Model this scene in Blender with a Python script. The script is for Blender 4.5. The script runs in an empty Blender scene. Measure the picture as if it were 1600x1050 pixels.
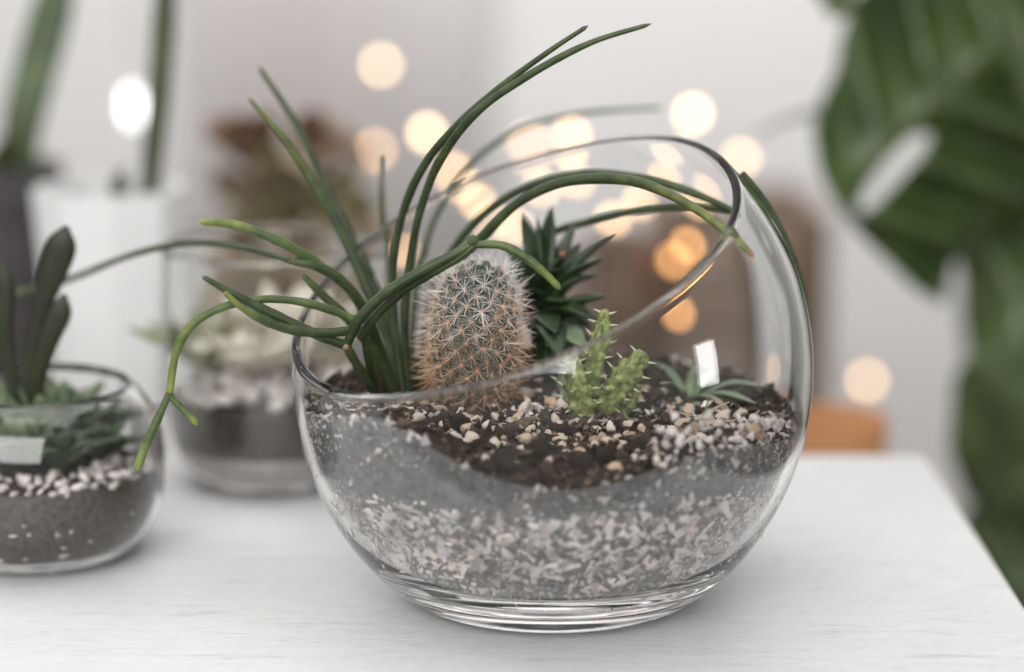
import bpy, bmesh, math, random
import numpy as np
from mathutils import Vector, Matrix
from mathutils.geometry import delaunay_2d_cdt
random.seed(7)
rng = np.random.default_rng(11)
PI = math.pi
S = bpy.context.scene
COL = S.collection

# ------------------------------------------------------------------ camera
LENS, PITCH, DIST = 85.0, math.radians(12), 0.926
FPX = 1600 * LENS / 36.0
ZC = 0.090                                    # height of the bowl's widest circle
FW = Vector((0, math.cos(PITCH), -math.sin(PITCH)))
RT = Vector((1, 0, 0))
UP = RT.cross(FW)
CAM = Vector((0, 0, ZC)) - DIST * (FW + (62 / FPX) * RT - (51 / FPX) * UP)
cd = bpy.data.cameras.new('camera')
cam = bpy.data.objects.new('camera', cd)
COL.objects.link(cam)
cam.location = CAM
cam.rotation_euler = (PI / 2 - PITCH, 0, 0)
cd.lens = LENS
cd.sensor_width = 36
cd.clip_start = 0.05
cd.clip_end = 50
cd.dof.use_dof = True
cd.dof.focus_distance = 0.896
cd.dof.aperture_fstop = 85 / 30.0
S.camera = cam

# ------------------------------------------------------------------ light
w = bpy.data.worlds.new('World')
S.world = w
w.use_nodes = True
w.node_tree.nodes['Background'].inputs[0].default_value = (1.0, 0.985, 0.975, 1)
w.node_tree.nodes['Background'].inputs[1].default_value = 0.28


def area(name, loc, target, sx, sy, power, color=(1, 1, 1)):
    l = bpy.data.lights.new(name, 'AREA')
    l.shape = 'RECTANGLE'
    l.size, l.size_y, l.energy, l.color = sx, sy, power, color
    o = bpy.data.objects.new(name, l)
    COL.objects.link(o)
    o.location = loc
    o.rotation_euler = (Vector(target) - Vector(loc)).to_track_quat('-Z', 'Y').to_euler()
    return o


area('window_light', (-1.35, 0.75, 1.15), (0, 0.05, 0.05), 1.1, 1.1, 9, (1, 0.985, 0.97))
area('overhead_light', (0.0, 0.0, 1.5), (0.0, 0.0, 0.0), 1.5, 1.5, 11, (1, 0.985, 0.975))
area('front_window_light', (-0.45, -1.9, 0.95), (0, 0, 0.05), 1.8, 1.2, 36, (1, 0.99, 0.98))
area('side_window_light', (1.62, -0.66, 0.22), (0, 0, 0.10), 0.30, 0.40, 5.0, (1, 1, 1))
area('wall_fill_light', (0.2, 1.35, 1.35), (0.1, 2.4, 1.0), 2.0, 0.8, 26, (1, 0.985, 0.97))  # unseen fill added to brighten the back wall

S.view_settings.view_transform = 'Standard'
S.view_settings.look = 'None'
S.view_settings.exposure = 0.10
S.view_settings.gamma = 1.0
S.view_settings.use_curve_mapping = False
S.render.engine = 'CYCLES'
S.cycles.use_denoising = True
S.cycles.max_bounces = 24
S.cycles.transmission_bounces = 24
S.cycles.glossy_bounces = 8
S.cycles.diffuse_bounces = 4
S.cycles.transparent_max_bounces = 12
S.cycles.sample_clamp_indirect = 6.0
S.cycles.blur_glossy = 0.3


# ------------------------------------------------------------------ helpers
def at(px, py, Y):
    """point of the place at depth Y that stands at photo pixel px, py"""
    v = FW + ((px - 800) / FPX) * RT - ((py - 525) / FPX) * UP
    t = (Y - CAM.y) / v.y
    return CAM + t * v


def ground(px, py, z=0.0):
    v = FW + ((px - 800) / FPX) * RT - ((py - 525) / FPX) * UP
    return CAM + ((z - CAM.z) / v.z) * v


def scale_at(Y):
    return FPX / ((Y - CAM.y) * math.cos(PITCH) + 0.045)


def sstep(x, a=0.0, b=1.0):
    t = np.clip((np.asarray(x, float) - a) / (b - a), 0, 1)
    return t * t * (3 - 2 * t)


def link(name, me, mats=None, parent=None, loc=None, rot=None, scl=None):
    o = bpy.data.objects.new(name, me)
    COL.objects.link(o)
    if mats is not None and me is not None and not me.materials:
        for m in (mats if isinstance(mats, (list, tuple)) else [mats]):
            me.materials.append(m)
    if parent is not None:
        o.parent = parent
    if loc is not None:
        o.location = loc
    if rot is not None:
        o.rotation_euler = rot
    if scl is not None:
        o.scale = scl
    return o


def mesh(name, v, f, smooth=True, fix=False):
    me = bpy.data.meshes.new(name)
    me.from_pydata([tuple(map(float, p)) for p in v], [], f)
    if fix:
        bm = bmesh.new()
        bm.from_mesh(me)
        bmesh.ops.recalc_face_normals(bm, faces=bm.faces)
        bm.to_mesh(me)
        bm.free()
    if smooth:
        me.polygons.foreach_set('use_smooth', [True] * len(me.polygons))
    me.update()
    return me


def thing(name, label, cat, loc=(0, 0, 0), group=None):
    o = bpy.data.objects.new(name, None)
    COL.objects.link(o)
    o.empty_display_size = 0.01
    o.location = loc
    o['label'] = label
    o['category'] = cat
    if group:
        o['group'] = group
    return o


def part(name, me, mats, parent, kind=None, label=None):
    """part whose mesh is given in world coordinates, hung under a thing standing at its base"""
    base = Vector((0, 0, 0))
    p = parent
    while p is not None:
        base += Vector(p.location)
        p = p.parent
    o = link(name, me, mats, parent, loc=-base)
    if kind:
        o['kind'] = kind
    if label:
        o['label'] = label
    return o


def spline(pts, n):
    """Catmull-Rom through pts (any dimension), n samples"""
    p = np.array(pts, float)
    if len(p) == 2:
        t = np.linspace(0, 1, n)[:, None]
        return p[0] * (1 - t) + p[1] * t
    p = np.vstack([2 * p[0] - p[1], p, 2 * p[-1] - p[-2]])
    seg = len(p) - 3
    out = []
    for u in np.linspace(0, seg - 1e-6, n):
        i = int(u)
        t = u - i
        a, b, c, d = p[i], p[i + 1], p[i + 2], p[i + 3]
        out.append(0.5 * (2 * b + (c - a) * t + (2 * a - 5 * b + 4 * c - d) * t * t + (3 * b - a - 3 * c + d) * t ** 3))
    return np.array(out)


def frames(P, ref=None):
    T = np.gradient(P, axis=0)
    T /= np.linalg.norm(T, axis=1)[:, None] + 1e-12
    if ref is None:
        ref = np.array([0, 0, 1.0]) if abs(T[0][2]) < 0.9 else np.array([1.0, 0, 0])
    N = np.zeros_like(P)
    n = np.array(ref, float)
    for i in range(len(P)):
        n = n - T[i] * (n @ T[i])
        n /= np.linalg.norm(n) + 1e-12
        N[i] = n
    return T, N, np.cross(T, N)


def sweep(P, prof, ref=None, cap=True):
    """sweep a closed cross-section: prof(i, u) -> k x 2 array in (N, B)"""
    T, N, B = frames(P, ref)
    v, f = [], []
    n = len(P)
    for i in range(n):
        q = prof(i, i / (n - 1))
        k = len(q)
        for a, b in q:
            v.append(P[i] + N[i] * a + B[i] * b)
    for i in range(n - 1):
        for j in range(k):
            f.append((i * k + j, i * k + (j + 1) % k, (i + 1) * k + (j + 1) % k, (i + 1) * k + j))
    if cap:
        f.append(tuple(range(k))[::-1])
        f.append(tuple((n - 1) * k + j for j in range(k)))
    return v, f


CIRC = {k: np.array([(math.cos(2 * PI * j / k), math.sin(2 * PI * j / k)) for j in range(k)]) for k in (3, 4, 5, 6, 8, 10, 12, 16)}


def tube(P, rad, k=10):
    P = np.array(P, float)
    if np.isscalar(rad):
        rad = np.full(len(P), rad)
    return sweep(P, lambda i, u: CIRC[k] * rad[i])


def revolve(prof, c, k=48, sq=None):
    """prof: list of (r, z); closed at r = 0 ends by the caller"""
    v, f = [], []
    n = len(prof)
    for r, z in prof:
        for j in range(k):
            a = 2 * PI * j / k
            v.append((c[0] + r * math.cos(a), c[1] + r * math.sin(a), c[2] + z))
    for i in range(n - 1):
        for j in range(k):
            f.append((i * k + j, i * k + (j + 1) % k, (i + 1) * k + (j + 1) % k, (i + 1) * k + j))
    return v, f


def box(x0, x1, y0, y1, z0, z1, bev=0.0):
    bm = bmesh.new()
    bmesh.ops.create_cube(bm, size=1)
    for q in bm.verts:
        q.co = Vector(((x0 + x1) / 2 + q.co.x * (x1 - x0), (y0 + y1) / 2 + q.co.y * (y1 - y0), (z0 + z1) / 2 + q.co.z * (z1 - z0)))
    if bev:
        bmesh.ops.bevel(bm, geom=bm.edges[:], offset=bev, segments=2, affect='EDGES')
    me = bpy.data.meshes.new('box')
    bm.to_mesh(me)
    bm.free()
    return me


def rock(seed, sub=2, flat=0.7, ang=0.25, rough=0.0):
    r = random.Random(seed)
    bm = bmesh.new()
    bmesh.ops.create_icosphere(bm, subdivisions=sub, radius=1)
    dirs = [Vector((r.gauss(0, 1), r.gauss(0, 1), r.gauss(0, 1))).normalized() for _ in range(9)]
    cut = [r.uniform(0.50, 0.92) for _ in dirs]
    for q in bm.verts:
        p = q.co.copy()
        for d, c in zip(dirs, cut):                       # chop facets off
            k = p.dot(d) - c
            if k > 0:
                p -= d * k * 0.95
        q.co = p * (1 + r.uniform(-ang, ang) * 0.25)
        q.co *= 1 + rough * r.uniform(-1, 1)
        q.co.z *= flat
    me = bpy.data.meshes.new('rock')
    bm.to_mesh(me)
    bm.free()
    me.polygons.foreach_set('use_smooth', [True] * len(me.polygons))
    return me


# ------------------------------------------------------------------ materials
def nodes(name):
    m = bpy.data.materials.new(name)
    m.use_nodes = True
    nt = m.node_tree
    return m, nt, nt.nodes['Principled BSDF'], nt.nodes, nt.links


def ramp(nd, stops):
    r = nd.new('ShaderNodeValToRGB')
    e = r.color_ramp.elements
    while len(e) < len(stops):
        e.new(0.5)
    for k, (p, c) in zip(e, stops):
        k.position = p
        k.color = (*c, 1)
    return r


def mat(name, col, rough=0.6, var=0.0, scale=200.0, bump=0.0, bscale=None, col2=None, spec=0.5, sss=0.0, stretch=None, island=None, coat=0.0):
    """painted / stony / leafy surface: colour broken by noise, fine relief"""
    m, nt, b, nd, ln = nodes(name)
    b.inputs['Roughness'].default_value = rough
    b.inputs['Specular IOR Level'].default_value = spec
    if coat:
        b.inputs['Coat Weight'].default_value = coat
    if sss:
        b.inputs['Subsurface Weight'].default_value = sss
        b.inputs['Subsurface Radius'].default_value = (0.004, 0.003, 0.001)
        b.inputs['Subsurface Scale'].default_value = 0.5
    tc = nd.new('ShaderNodeTexCoord')
    src = tc.outputs['Object']
    if stretch:
        mp = nd.new('ShaderNodeMapping')
        mp.inputs['Scale'].default_value = stretch
        ln.new(src, mp.inputs[0])
        src = mp.outputs[0]
    nz = nd.new('ShaderNodeTexNoise')
    nz.inputs['Scale'].default_value = scale
    nz.inputs['Detail'].default_value = 6
    ln.new(src, nz.inputs['Vector'])
    if col2 is None:
        col2 = tuple(min(1, c * (1 + var)) for c in col)
        c1 = tuple(c * (1 - var) for c in col)
    else:
        c1 = col
    r = ramp(nd, [(0.32, c1), (0.68, col2)])
    ln.new(nz.outputs['Fac'], r.inputs[0])
    out = r.outputs[0]
    if island:
        g = nd.new('ShaderNodeNewGeometry')
        oi = nd.new('ShaderNodeObjectInfo')
        ad = nd.new('ShaderNodeMath')
        ad.operation = 'ADD'
        ln.new(g.outputs['Random Per Island'], ad.inputs[0])
        ln.new(oi.outputs['Random'], ad.inputs[1])
        fr = nd.new('ShaderNodeMath')
        fr.operation = 'FRACT'
        ln.new(ad.outputs[0], fr.inputs[0])
        ir = ramp(nd, island)
        ln.new(fr.outputs[0], ir.inputs[0])
        mx = nd.new('ShaderNodeMix')
        mx.data_type = 'RGBA'
        mx.blend_type = 'MULTIPLY'
        mx.inputs[0].default_value = 1
        ln.new(out, mx.inputs[6])
        ln.new(ir.outputs[0], mx.inputs[7])
        out = mx.outputs[2]
    ln.new(out, b.inputs['Base Color'])
    if bump:
        n2 = nd.new('ShaderNodeTexNoise')
        n2.inputs['Scale'].default_value = bscale or scale * 3
        n2.inputs['Detail'].default_value = 5
        ln.new(src, n2.inputs['Vector'])
        bp = nd.new('ShaderNodeBump')
        bp.inputs['Strength'].default_value = bump
        bp.inputs['Distance'].default_value = 0.001
        ln.new(n2.outputs['Fac'], bp.inputs['Height'])
        ln.new(bp.outputs[0], b.inputs['Normal'])
    return m


def glass_mat(name, col=(0.985, 0.992, 0.99), ior=1.47, film=0.018):
    """clear glass with a faint uneven film of dust and wipe marks"""
    m, nt, b, nd, ln = nodes(name)
    b.inputs['Base Color'].default_value = (*col, 1)
    b.inputs['Transmission Weight'].default_value = 1
    b.inputs['Roughness'].default_value = 0.0
    b.inputs['IOR'].default_value = ior
    df = nd.new('ShaderNodeBsdfDiffuse')
    df.inputs[0].default_value = (0.75, 0.74, 0.73, 1)
    tc = nd.new('ShaderNodeTexCoord')
    mp = nd.new('ShaderNodeMapping')
    mp.inputs['Rotation'].default_value = (0.3, 0.5, 0.2)
    mp.inputs['Scale'].default_value = (22, 22, 60)
    ln.new(tc.outputs['Object'], mp.inputs[0])
    n1 = nd.new('ShaderNodeTexNoise')
    n1.inputs['Scale'].default_value = 1
    n1.inputs['Detail'].default_value = 8
    n1.inputs['Distortion'].default_value = 1.5
    ln.new(mp.outputs[0], n1.inputs['Vector'])
    r1 = ramp(nd, [(0.45, (0, 0, 0)), (0.75, (film, film, film))])
    ln.new(n1.outputs['Fac'], r1.inputs[0])
    vo = nd.new('ShaderNodeTexVoronoi')
    vo.inputs['Scale'].default_value = 260
    ln.new(tc.outputs['Object'], vo.inputs['Vector'])
    r2 = ramp(nd, [(0.05, (film * 5, film * 5, film * 5)), (0.10, (0, 0, 0))])
    ln.new(vo.outputs['Distance'], r2.inputs[0])
    ad = nd.new('ShaderNodeMath')
    ad.operation = 'ADD'
    ln.new(r1.outputs[0], ad.inputs[0])
    ln.new(r2.outputs[0], ad.inputs[1])
    mx = nd.new('ShaderNodeMixShader')
    ln.new(ad.outputs[0], mx.inputs[0])
    ln.new(b.outputs[0], mx.inputs[1])
    ln.new(df.outputs[0], mx.inputs[2])
    ln.new(mx.outputs[0], nd['Material Output'].inputs['Surface'])
    return m


M_GLASS = glass_mat('clear_glass')
M_WALL = mat('wall_paint', (0.80, 0.79, 0.79), 0.8, 0.02, 3)
M_PINK = mat('pinkish_curtain', (0.80, 0.76, 0.75), 0.9, 0.04, 6)
M_FLOOR = mat('floor_boards', (0.10, 0.075, 0.058), 0.6, 0.2, 5)
M_SOIL = mat('dark_soil', (0.030, 0.024, 0.019), 0.95, col2=(0.115, 0.092, 0.074), scale=420, bump=1.0, bscale=900, spec=0.2)
M_CRUMB = mat('soil_crumbs', (0.075, 0.060, 0.049), 0.95, 0.4, 600, 0.6, 1500, spec=0.2, island=[(0, (0.5, 0.5, 0.5)), (0.7, (1.2, 1.15, 1.1)), (0.9, (1.7, 1.6, 1.5)), (1, (6, 5.4, 4.8))])
M_REFLSAND = mat('grey_reflection_sand', (0.13, 0.128, 0.127), 0.9, col2=(0.25, 0.247, 0.245), scale=260, bump=0.4, bscale=2200, spec=0.3)
M_GRAVELBED = mat('gravel_bed', (0.10, 0.096, 0.092), 0.9, col2=(0.30, 0.28, 0.27), scale=420, bump=0.8, bscale=1500)
M_CHIP = mat('pale_chips', (0.56, 0.54, 0.53), 0.85, col2=(0.93, 0.885, 0.87), scale=75, bump=0.3, bscale=1800, island=[(0, (0.42, 0.42, 0.43)), (0.3, (0.8, 0.79, 0.79)), (0.75, (1.05, 1.02, 1.01)), (0.9, (1.0, 0.87, 0.77)), (1, (1.15, 1.14, 1.13))])
M_PEBBLE = mat('cream_pebbles', (0.62, 0.52, 0.43), 0.8, 0.28, 260, 0.3, 1500, island=[(0, (0.55, 0.48, 0.42)), (0.2, (0.95, 0.88, 0.82)), (0.45, (1.05, 1.05, 1.06)), (0.65, (1.2, 1.24, 1.28)), (0.82, (0.85, 0.66, 0.46)), (1, (1.25, 1.3, 1.36))])
M_CLOD = mat('soil_clods', (0.095, 0.078, 0.066), 0.95, 0.45, 350, 1.0, 900, spec=0.2, island=[(0, (0.7, 0.7, 0.7)), (0.6, (1.1, 1.1, 1.1)), (1, (2.0, 1.9, 1.8))])


def stem_mat(name, c1, c2, tip):
    """dark to lime green skin with faint pale specks, vertex attribute t from root to tip"""
    m, nt, b, nd, ln = nodes(name)
    b.inputs['Roughness'].default_value = 0.5
    b.inputs['Subsurface Weight'].default_value = 0.12
    b.inputs['Subsurface Radius'].default_value = (0.002, 0.003, 0.001)
    b.inputs['Subsurface Scale'].default_value = 0.6
    a = nd.new('ShaderNodeAttribute')
    a.attribute_name = 't'
    r = ramp(nd, [(0.0, c1), (0.6, c1), (0.93, c2), (0.985, c2), (1.0, tip)])
    ln.new(a.outputs['Fac'], r.inputs[0])
    tc = nd.new('ShaderNodeTexCoord')
    nz = nd.new('ShaderNodeTexNoise')
    nz.inputs['Scale'].default_value = 140
    nz.inputs['Detail'].default_value = 5
    ln.new(tc.outputs['Object'], nz.inputs['Vector'])
    rr = ramp(nd, [(0.28, (0.60, 0.62, 0.62)), (0.5, (1.0, 1.0, 1.0)), (0.74, (1.7, 1.55, 1.35))])
    ln.new(nz.outputs['Fac'], rr.inputs[0])
    mx = nd.new('ShaderNodeMix')
    mx.data_type = 'RGBA'
    mx.blend_type = 'MULTIPLY'
    mx.inputs[0].default_value = 1
    ln.new(r.outputs[0], mx.inputs[6])
    ln.new(rr.outputs[0], mx.inputs[7])
    vo = nd.new('ShaderNodeTexVoronoi')
    vo.inputs['Scale'].default_value = 520
    ln.new(tc.outputs['Object'], vo.inputs['Vector'])
    vr = ramp(nd, [(0.0, (0.5, 0.5, 0.5)), (0.16, (0, 0, 0))])
    ln.new(vo.outputs['Distance'], vr.inputs[0])
    m2 = nd.new('ShaderNodeMix')
    m2.data_type = 'RGBA'
    ln.new(vr.outputs[0], m2.inputs[0])
    ln.new(mx.outputs[2], m2.inputs[6])
    m2.inputs[7].default_value = (0.36, 0.42, 0.28, 1)
    ln.new(m2.outputs[2], b.inputs['Base Color'])
    bp = nd.new('ShaderNodeBump')
    bp.inputs['Strength'].default_value = 0.5
    bp.inputs['Distance'].default_value = 0.0008
    ln.new(nz.outputs['Fac'], bp.inputs['Height'])
    ln.new(bp.outputs[0], b.inputs['Normal'])
    return m


M_STEM = stem_mat('stem_green', (0.034, 0.055, 0.019), (0.058, 0.086, 0.029), (0.16, 0.14, 0.10))
M_STEMLIME = stem_mat('stem_lime', (0.075, 0.115, 0.036), (0.20, 0.25, 0.060), (0.34, 0.30, 0.12))
M_STEMORANGE = stem_mat('stem_lime_orange_tip', (0.040, 0.062, 0.021), (0.14, 0.17, 0.045), (0.5, 0.17, 0.05))
M_NODE = mat('pinkish_node', (0.34, 0.21, 0.12), 0.6, 0.25, 800)
M_HAW = mat('dark_leaf', (0.013, 0.030, 0.010), 0.40, col2=(0.034, 0.064, 0.022), scale=120, bump=0.2)
M_HAWTIP = mat('brown_leaf_tip', (0.36, 0.15, 0.075), 0.6, 0.25, 300)
M_GREYLEAF = mat('grey_green_leaf', (0.11, 0.165, 0.09), 0.5, col2=(0.22, 0.28, 0.17), scale=150)
M_TOOTHED = mat('fresh_green_skin', (0.065, 0.12, 0.03), 0.5, col2=(0.38, 0.40, 0.15), scale=420, bump=0.4, bscale=700, sss=0.15)
M_TOOTH = mat('pale_tooth', (0.6, 0.62, 0.42), 0.6, 0.1, 300)
M_CACTUS = mat('cactus_skin', (0.035, 0.052, 0.045), 0.6, col2=(0.08, 0.10, 0.085), scale=300, bump=0.3)
M_WOOL = mat('orange_wool', (0.66, 0.32, 0.13), 0.95, 0.25, 900, island=[(0, (0.8, 0.8, 0.8)), (1, (1.25, 1.3, 1.5))])

# spine colour: white where young (top), straw to brown where old (bottom)
M_SPINE, nt, b, nd, ln = nodes('spines')
b.inputs['Roughness'].default_value = 0.5
b.inputs['Subsurface Weight'].default_value = 0.0
g = nd.new('ShaderNodeNewGeometry')
sp = nd.new('ShaderNodeSeparateXYZ')
ln.new(g.outputs['Position'], sp.inputs[0])
mr = nd.new('ShaderNodeMapRange')
mr.inputs['From Min'].default_value = 0.075
mr.inputs['From Max'].default_value = 0.128
ln.new(sp.outputs['Z'], mr.inputs[0])
oi = nd.new('ShaderNodeObjectInfo')
ad = nd.new('ShaderNodeMath')
ad.operation = 'MULTIPLY_ADD'
ad.inputs[1].default_value = 0.35
ln.new(oi.outputs['Random'], ad.inputs[0])
ln.new(mr.outputs[0], ad.inputs[2])
sb = nd.new('ShaderNodeMath')
sb.operation = 'SUBTRACT'
sb.inputs[1].default_value = 0.17
ln.new(ad.outputs[0], sb.inputs[0])
r = ramp(nd, [(0.0, (0.42, 0.25, 0.13)), (0.45, (0.62, 0.45, 0.33)), (0.72, (0.76, 0.64, 0.55)), (1.0, (0.84, 0.81, 0.78))])
ln.new(sb.outputs[0], r.inputs[0])
ln.new(r.outputs[0], b.inputs['Base Color'])


def table_mat():
    m, nt, b, nd, ln = nodes('white_painted_wood')
    b.inputs['Roughness'].default_value = 0.45
    tc = nd.new('ShaderNodeTexCoord')
    mp = nd.new('ShaderNodeMapping')
    mp.inputs['Rotation'].default_value = (0, 0, math.radians(1.6))
    mp.inputs['Scale'].default_value = (30, 210, 60)
    ln.new(tc.outputs['Object'], mp.inputs[0])
    n1 = nd.new('ShaderNodeTexNoise')
    n1.inputs['Scale'].default_value = 1.0
    n1.inputs['Detail'].default_value = 8
    n1.inputs['Roughness'].default_value = 0.65
    n1.inputs['Distortion'].default_value = 1.2
    ln.new(mp.outputs[0], n1.inputs['Vector'])
    mp2 = nd.new('ShaderNodeMapping')
    mp2.inputs['Rotation'].default_value = (0, 0, math.radians(1.6))
    mp2.inputs['Scale'].default_value = (95, 1200, 200)
    ln.new(tc.outputs['Object'], mp2.inputs[0])
    n2 = nd.new('ShaderNodeTexNoise')
    n2.inputs['Scale'].default_value = 1.0
    n2.inputs['Detail'].default_value = 4
    ln.new(mp2.outputs[0], n2.inputs['Vector'])
    r1 = ramp(nd, [(0.28, (0.54, 0.535, 0.53)), (0.40, (0.765, 0.762, 0.758)), (0.62, (0.815, 0.812, 0.81))])
    ln.new(n1.outputs['Fac'], r1.inputs[0])
    r2 = ramp(nd, [(0.25, (0.66, 0.66, 0.66)), (0.42, (1, 1, 1))])
    ln.new(n2.outputs['Fac'], r2.inputs[0])
    mx = nd.new('ShaderNodeMix')
    mx.data_type = 'RGBA'
    mx.blend_type = 'MULTIPLY'
    mx.inputs[0].default_value = 0.85
    ln.new(r1.outputs[0], mx.inputs[6])
    ln.new(r2.outputs[0], mx.inputs[7])
    ln.new(mx.outputs[2], b.inputs['Base Color'])
    ad = nd.new('ShaderNodeMath')
    ad.operation = 'ADD'
    ln.new(n1.outputs['Fac'], ad.inputs[0])
    ln.new(n2.outputs['Fac'], ad.inputs[1])
    bp = nd.new('ShaderNodeBump')
    bp.inputs['Strength'].default_value = 0.35
    bp.inputs['Distance'].default_value = 0.0008
    ln.new(ad.outputs[0], bp.inputs['Height'])
    ln.new(bp.outputs[0], b.inputs['Normal'])
    return m


M_TABLE = table_mat()

# ------------------------------------------------------------------ setting
FLOOR_Z = -0.74
o = link('floor', mesh('floor', [(-5, -4, FLOOR_Z), (5, -4, FLOOR_Z), (5, 2.4, FLOOR_Z), (-5, 2.4, FLOOR_Z)], [(0, 1, 2, 3)], False), M_FLOOR)
o['kind'] = 'structure'
o = link('wall', mesh('wall', [(-5, 2.4, FLOOR_Z), (5, 2.4, FLOOR_Z), (5, 2.4, 3), (-5, 2.4, 3)], [(0, 1, 2, 3)], False), M_WALL)
o['kind'] = 'structure'

# curtain: a pleated pinkish cloth hanging in front of the wall
xa, xb = at(285, 300, 2.2).x, at(760, 300, 2.2).x
v, f = [], []
n = 120
for i in range(n + 1):
    x = xa + (xb - xa) * i / n
    for z, k in ((FLOOR_Z + 0.05, 1.2), (0.5, 1.0), (1.6, 0.7)):
        v.append((x, 2.35 + 0.002 * k * math.sin(i * 0.9) + 0.006 * math.sin(i * 0.37), z))
for i in range(n):
    for j in range(2):
        f.append((i * 3 + j, (i + 1) * 3 + j, (i + 1) * 3 + j + 1, i * 3 + j + 1))
M_PINK, nt, b, nd, ln = nodes('ombre_curtain')
b.inputs['Roughness'].default_value = 0.9
tc = nd.new('ShaderNodeTexCoord')
sx = nd.new('ShaderNodeSeparateXYZ')
ln.new(tc.outputs['Generated'], sx.inputs[0])
r = ramp(nd, [(0.0, (0.84, 0.825, 0.82)), (0.16, (0.79, 0.74, 0.73)), (0.45, (0.79, 0.74, 0.73)), (0.72, (0.83, 0.805, 0.80)), (1.0, (0.86, 0.85, 0.85))])
ln.new(sx.outputs['X'], r.inputs[0])
ln.new(r.outputs[0], b.inputs['Base Color'])
o = link('curtain', mesh('curtain', v, f), M_PINK)
o['label'] = 'pale pinkish grey pleated curtain hanging far behind the glass bowls'
o['category'] = 'curtain'
sm = o.modifiers.new('thickness', 'SOLIDIFY')
sm.thickness = 0.003

# table: white painted boards, right edge and far edge in view
TX, TY = 0.1825, 0.213
t = thing('table', 'white painted wooden table carrying the round glass bowls', 'table', (-0.35, 0.03, FLOOR_Z))
part('tabletop', box(-1.0, TX, -0.155, TY, -0.032, 0.0, 0.0025), M_TABLE, t)
for lx in (-0.94, TX - 0.06):
    for ly in (-0.11, TY - 0.06):
        part('leg', box(lx - 0.022, lx + 0.022, ly - 0.022, ly + 0.022, FLOOR_Z, -0.032, 0.002), M_TABLE, t)
# low bench behind the table
BZ, BZ2 = -0.115, -0.46
M_BENCH = mat('bench_paint', (0.62, 0.60, 0.59), 0.6, 0.03, 20)
for nm, lab, y0, y1, x1, bz in (('shelf', 'pale shelf close behind the table carrying the blurred planters', 0.27, 0.60, 0.19, BZ), ('bench', 'low pale bench further back carrying the brown crate', 0.80, 1.55, 0.30, BZ2)):
    t = thing(nm, lab, 'bench', (-0.3, (y0 + y1) / 2, FLOOR_Z))
    part('bench_top', box(-1.0, x1, y0, y1, bz - 0.03, bz, 0.003), M_BENCH, t)
    for lx in (-0.95, x1 - 0.04):
        for ly in (y0 + 0.04, y1 - 0.04):
            part('leg', box(lx - 0.025, lx + 0.025, ly - 0.025, ly + 0.025, FLOOR_Z, bz - 0.03, 0.002), M_BENCH, t)

# ------------------------------------------------------------------ the round glass bowl, cut open at a slant
A_O, B_O = 0.0995, 0.107
TH = 0.0032
A_I, B_I = A_O - TH, B_O - TH
PN = np.array([-0.3556, -0.2721, 0.8942])
PN /= np.linalg.norm(PN)
PC = 0.0470                                    # slant plane's distance from the centre


def softmax(z, lo, k):
    return lo + 0.5 * ((z - lo) + np.sqrt((z - lo) ** 2 + k * k))


def out_rz(th):
    r_ = A_O * np.sin(th)
    z_ = ZC - B_O * np.cos(th)
    z2 = softmax(z_, 0.0, 0.0045)
    foot = 0.0009 * sstep(r_, 0.040, 0.020)       # slight punt under the base
    return r_, np.maximum(z2 - 0.00028, 0.0) + foot


def in_rz(th):
    r_ = A_I * np.sin(th)
    z_ = ZC - B_I * np.cos(th)
    return r_, softmax(z_, 0.0118, 0.010)


def rim_theta(phi, fn, c=PC):
    lo, hi = 0.5, 2.9
    for _ in range(40):
        m_ = 0.5 * (lo + hi)
        r_, z_ = fn(m_)
        if PN @ np.array([r_ * math.cos(phi), r_ * math.sin(phi), z_ - ZC]) > c:
            hi = m_
        else:
            lo = m_
    return lo


NA, NT, NR = 192, 72, 12
v, f = [], []
for j in range(NA):
    ph = 2 * PI * j / NA
    cph, sph = math.cos(ph), math.sin(ph)
    wob = 0.0007 * math.sin(3 * ph + 0.7) + 0.0005 * math.sin(2 * ph)
    to, ti = rim_theta(ph, out_rz, PC + wob), rim_theta(ph, in_rz, PC + wob)
    col = []
    for i in range(1, NT + 1):
        r_, z_ = out_rz(to * (i / NT))
        col.append((r_ * cph, r_ * sph, z_))
    po = np.array(col[-1])
    pi_ = np.array([q for q in (lambda rz: (rz[0] * cph, rz[0] * sph, rz[1]))(in_rz(ti))])
    tang = po - np.array(col[-2])
    tang /= np.linalg.norm(tang)
    mid, hv = (po + pi_) / 2, (po - pi_) / 2
    hl = np.linalg.norm(hv)
    for q in range(1, NR):
        a = PI * q / NR
        ca, sa = math.cos(a), math.sin(a)
        col.append(tuple(mid + hv * math.copysign(abs(ca) ** 0.75, ca) * (1 + 0.20 * sa) + tang * hl * sa ** 0.75 * 0.95))
    for i in range(NT, 0, -1):
        r_, z_ = in_rz(ti * (i / NT))
        col.append((r_ * cph, r_ * sph, z_))
    v += col
K = len(v) // NA
for j in range(NA):
    j2 = (j + 1) % NA
    for i in range(K - 1):
        f.append((j * K + i, j2 * K + i, j2 * K + i + 1, j * K + i + 1))
v.append((0, 0, out_rz(0.0)[1]))
v.append((0, 0, in_rz(0.0)[1]))
for j in range(NA):
    j2 = (j + 1) % NA
    f.append((len(v) - 2, j2 * K, j * K))
    f.append((len(v) - 1, j * K + K - 1, j2 * K + K - 1))
bowl = thing('glass_bowl', 'large clear round glass bowl cut open at a slant, holding the ball cactus', 'bowl')
part('bowl_wall', mesh('bowl_wall', v, f, True, True), M_GLASS, bowl)

# ------------------------------------------------------------------ what fills it
GAP = 0.0007
_th = np.linspace(0.01, 2.6, 400)
_r, _z = in_rz(_th)


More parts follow.
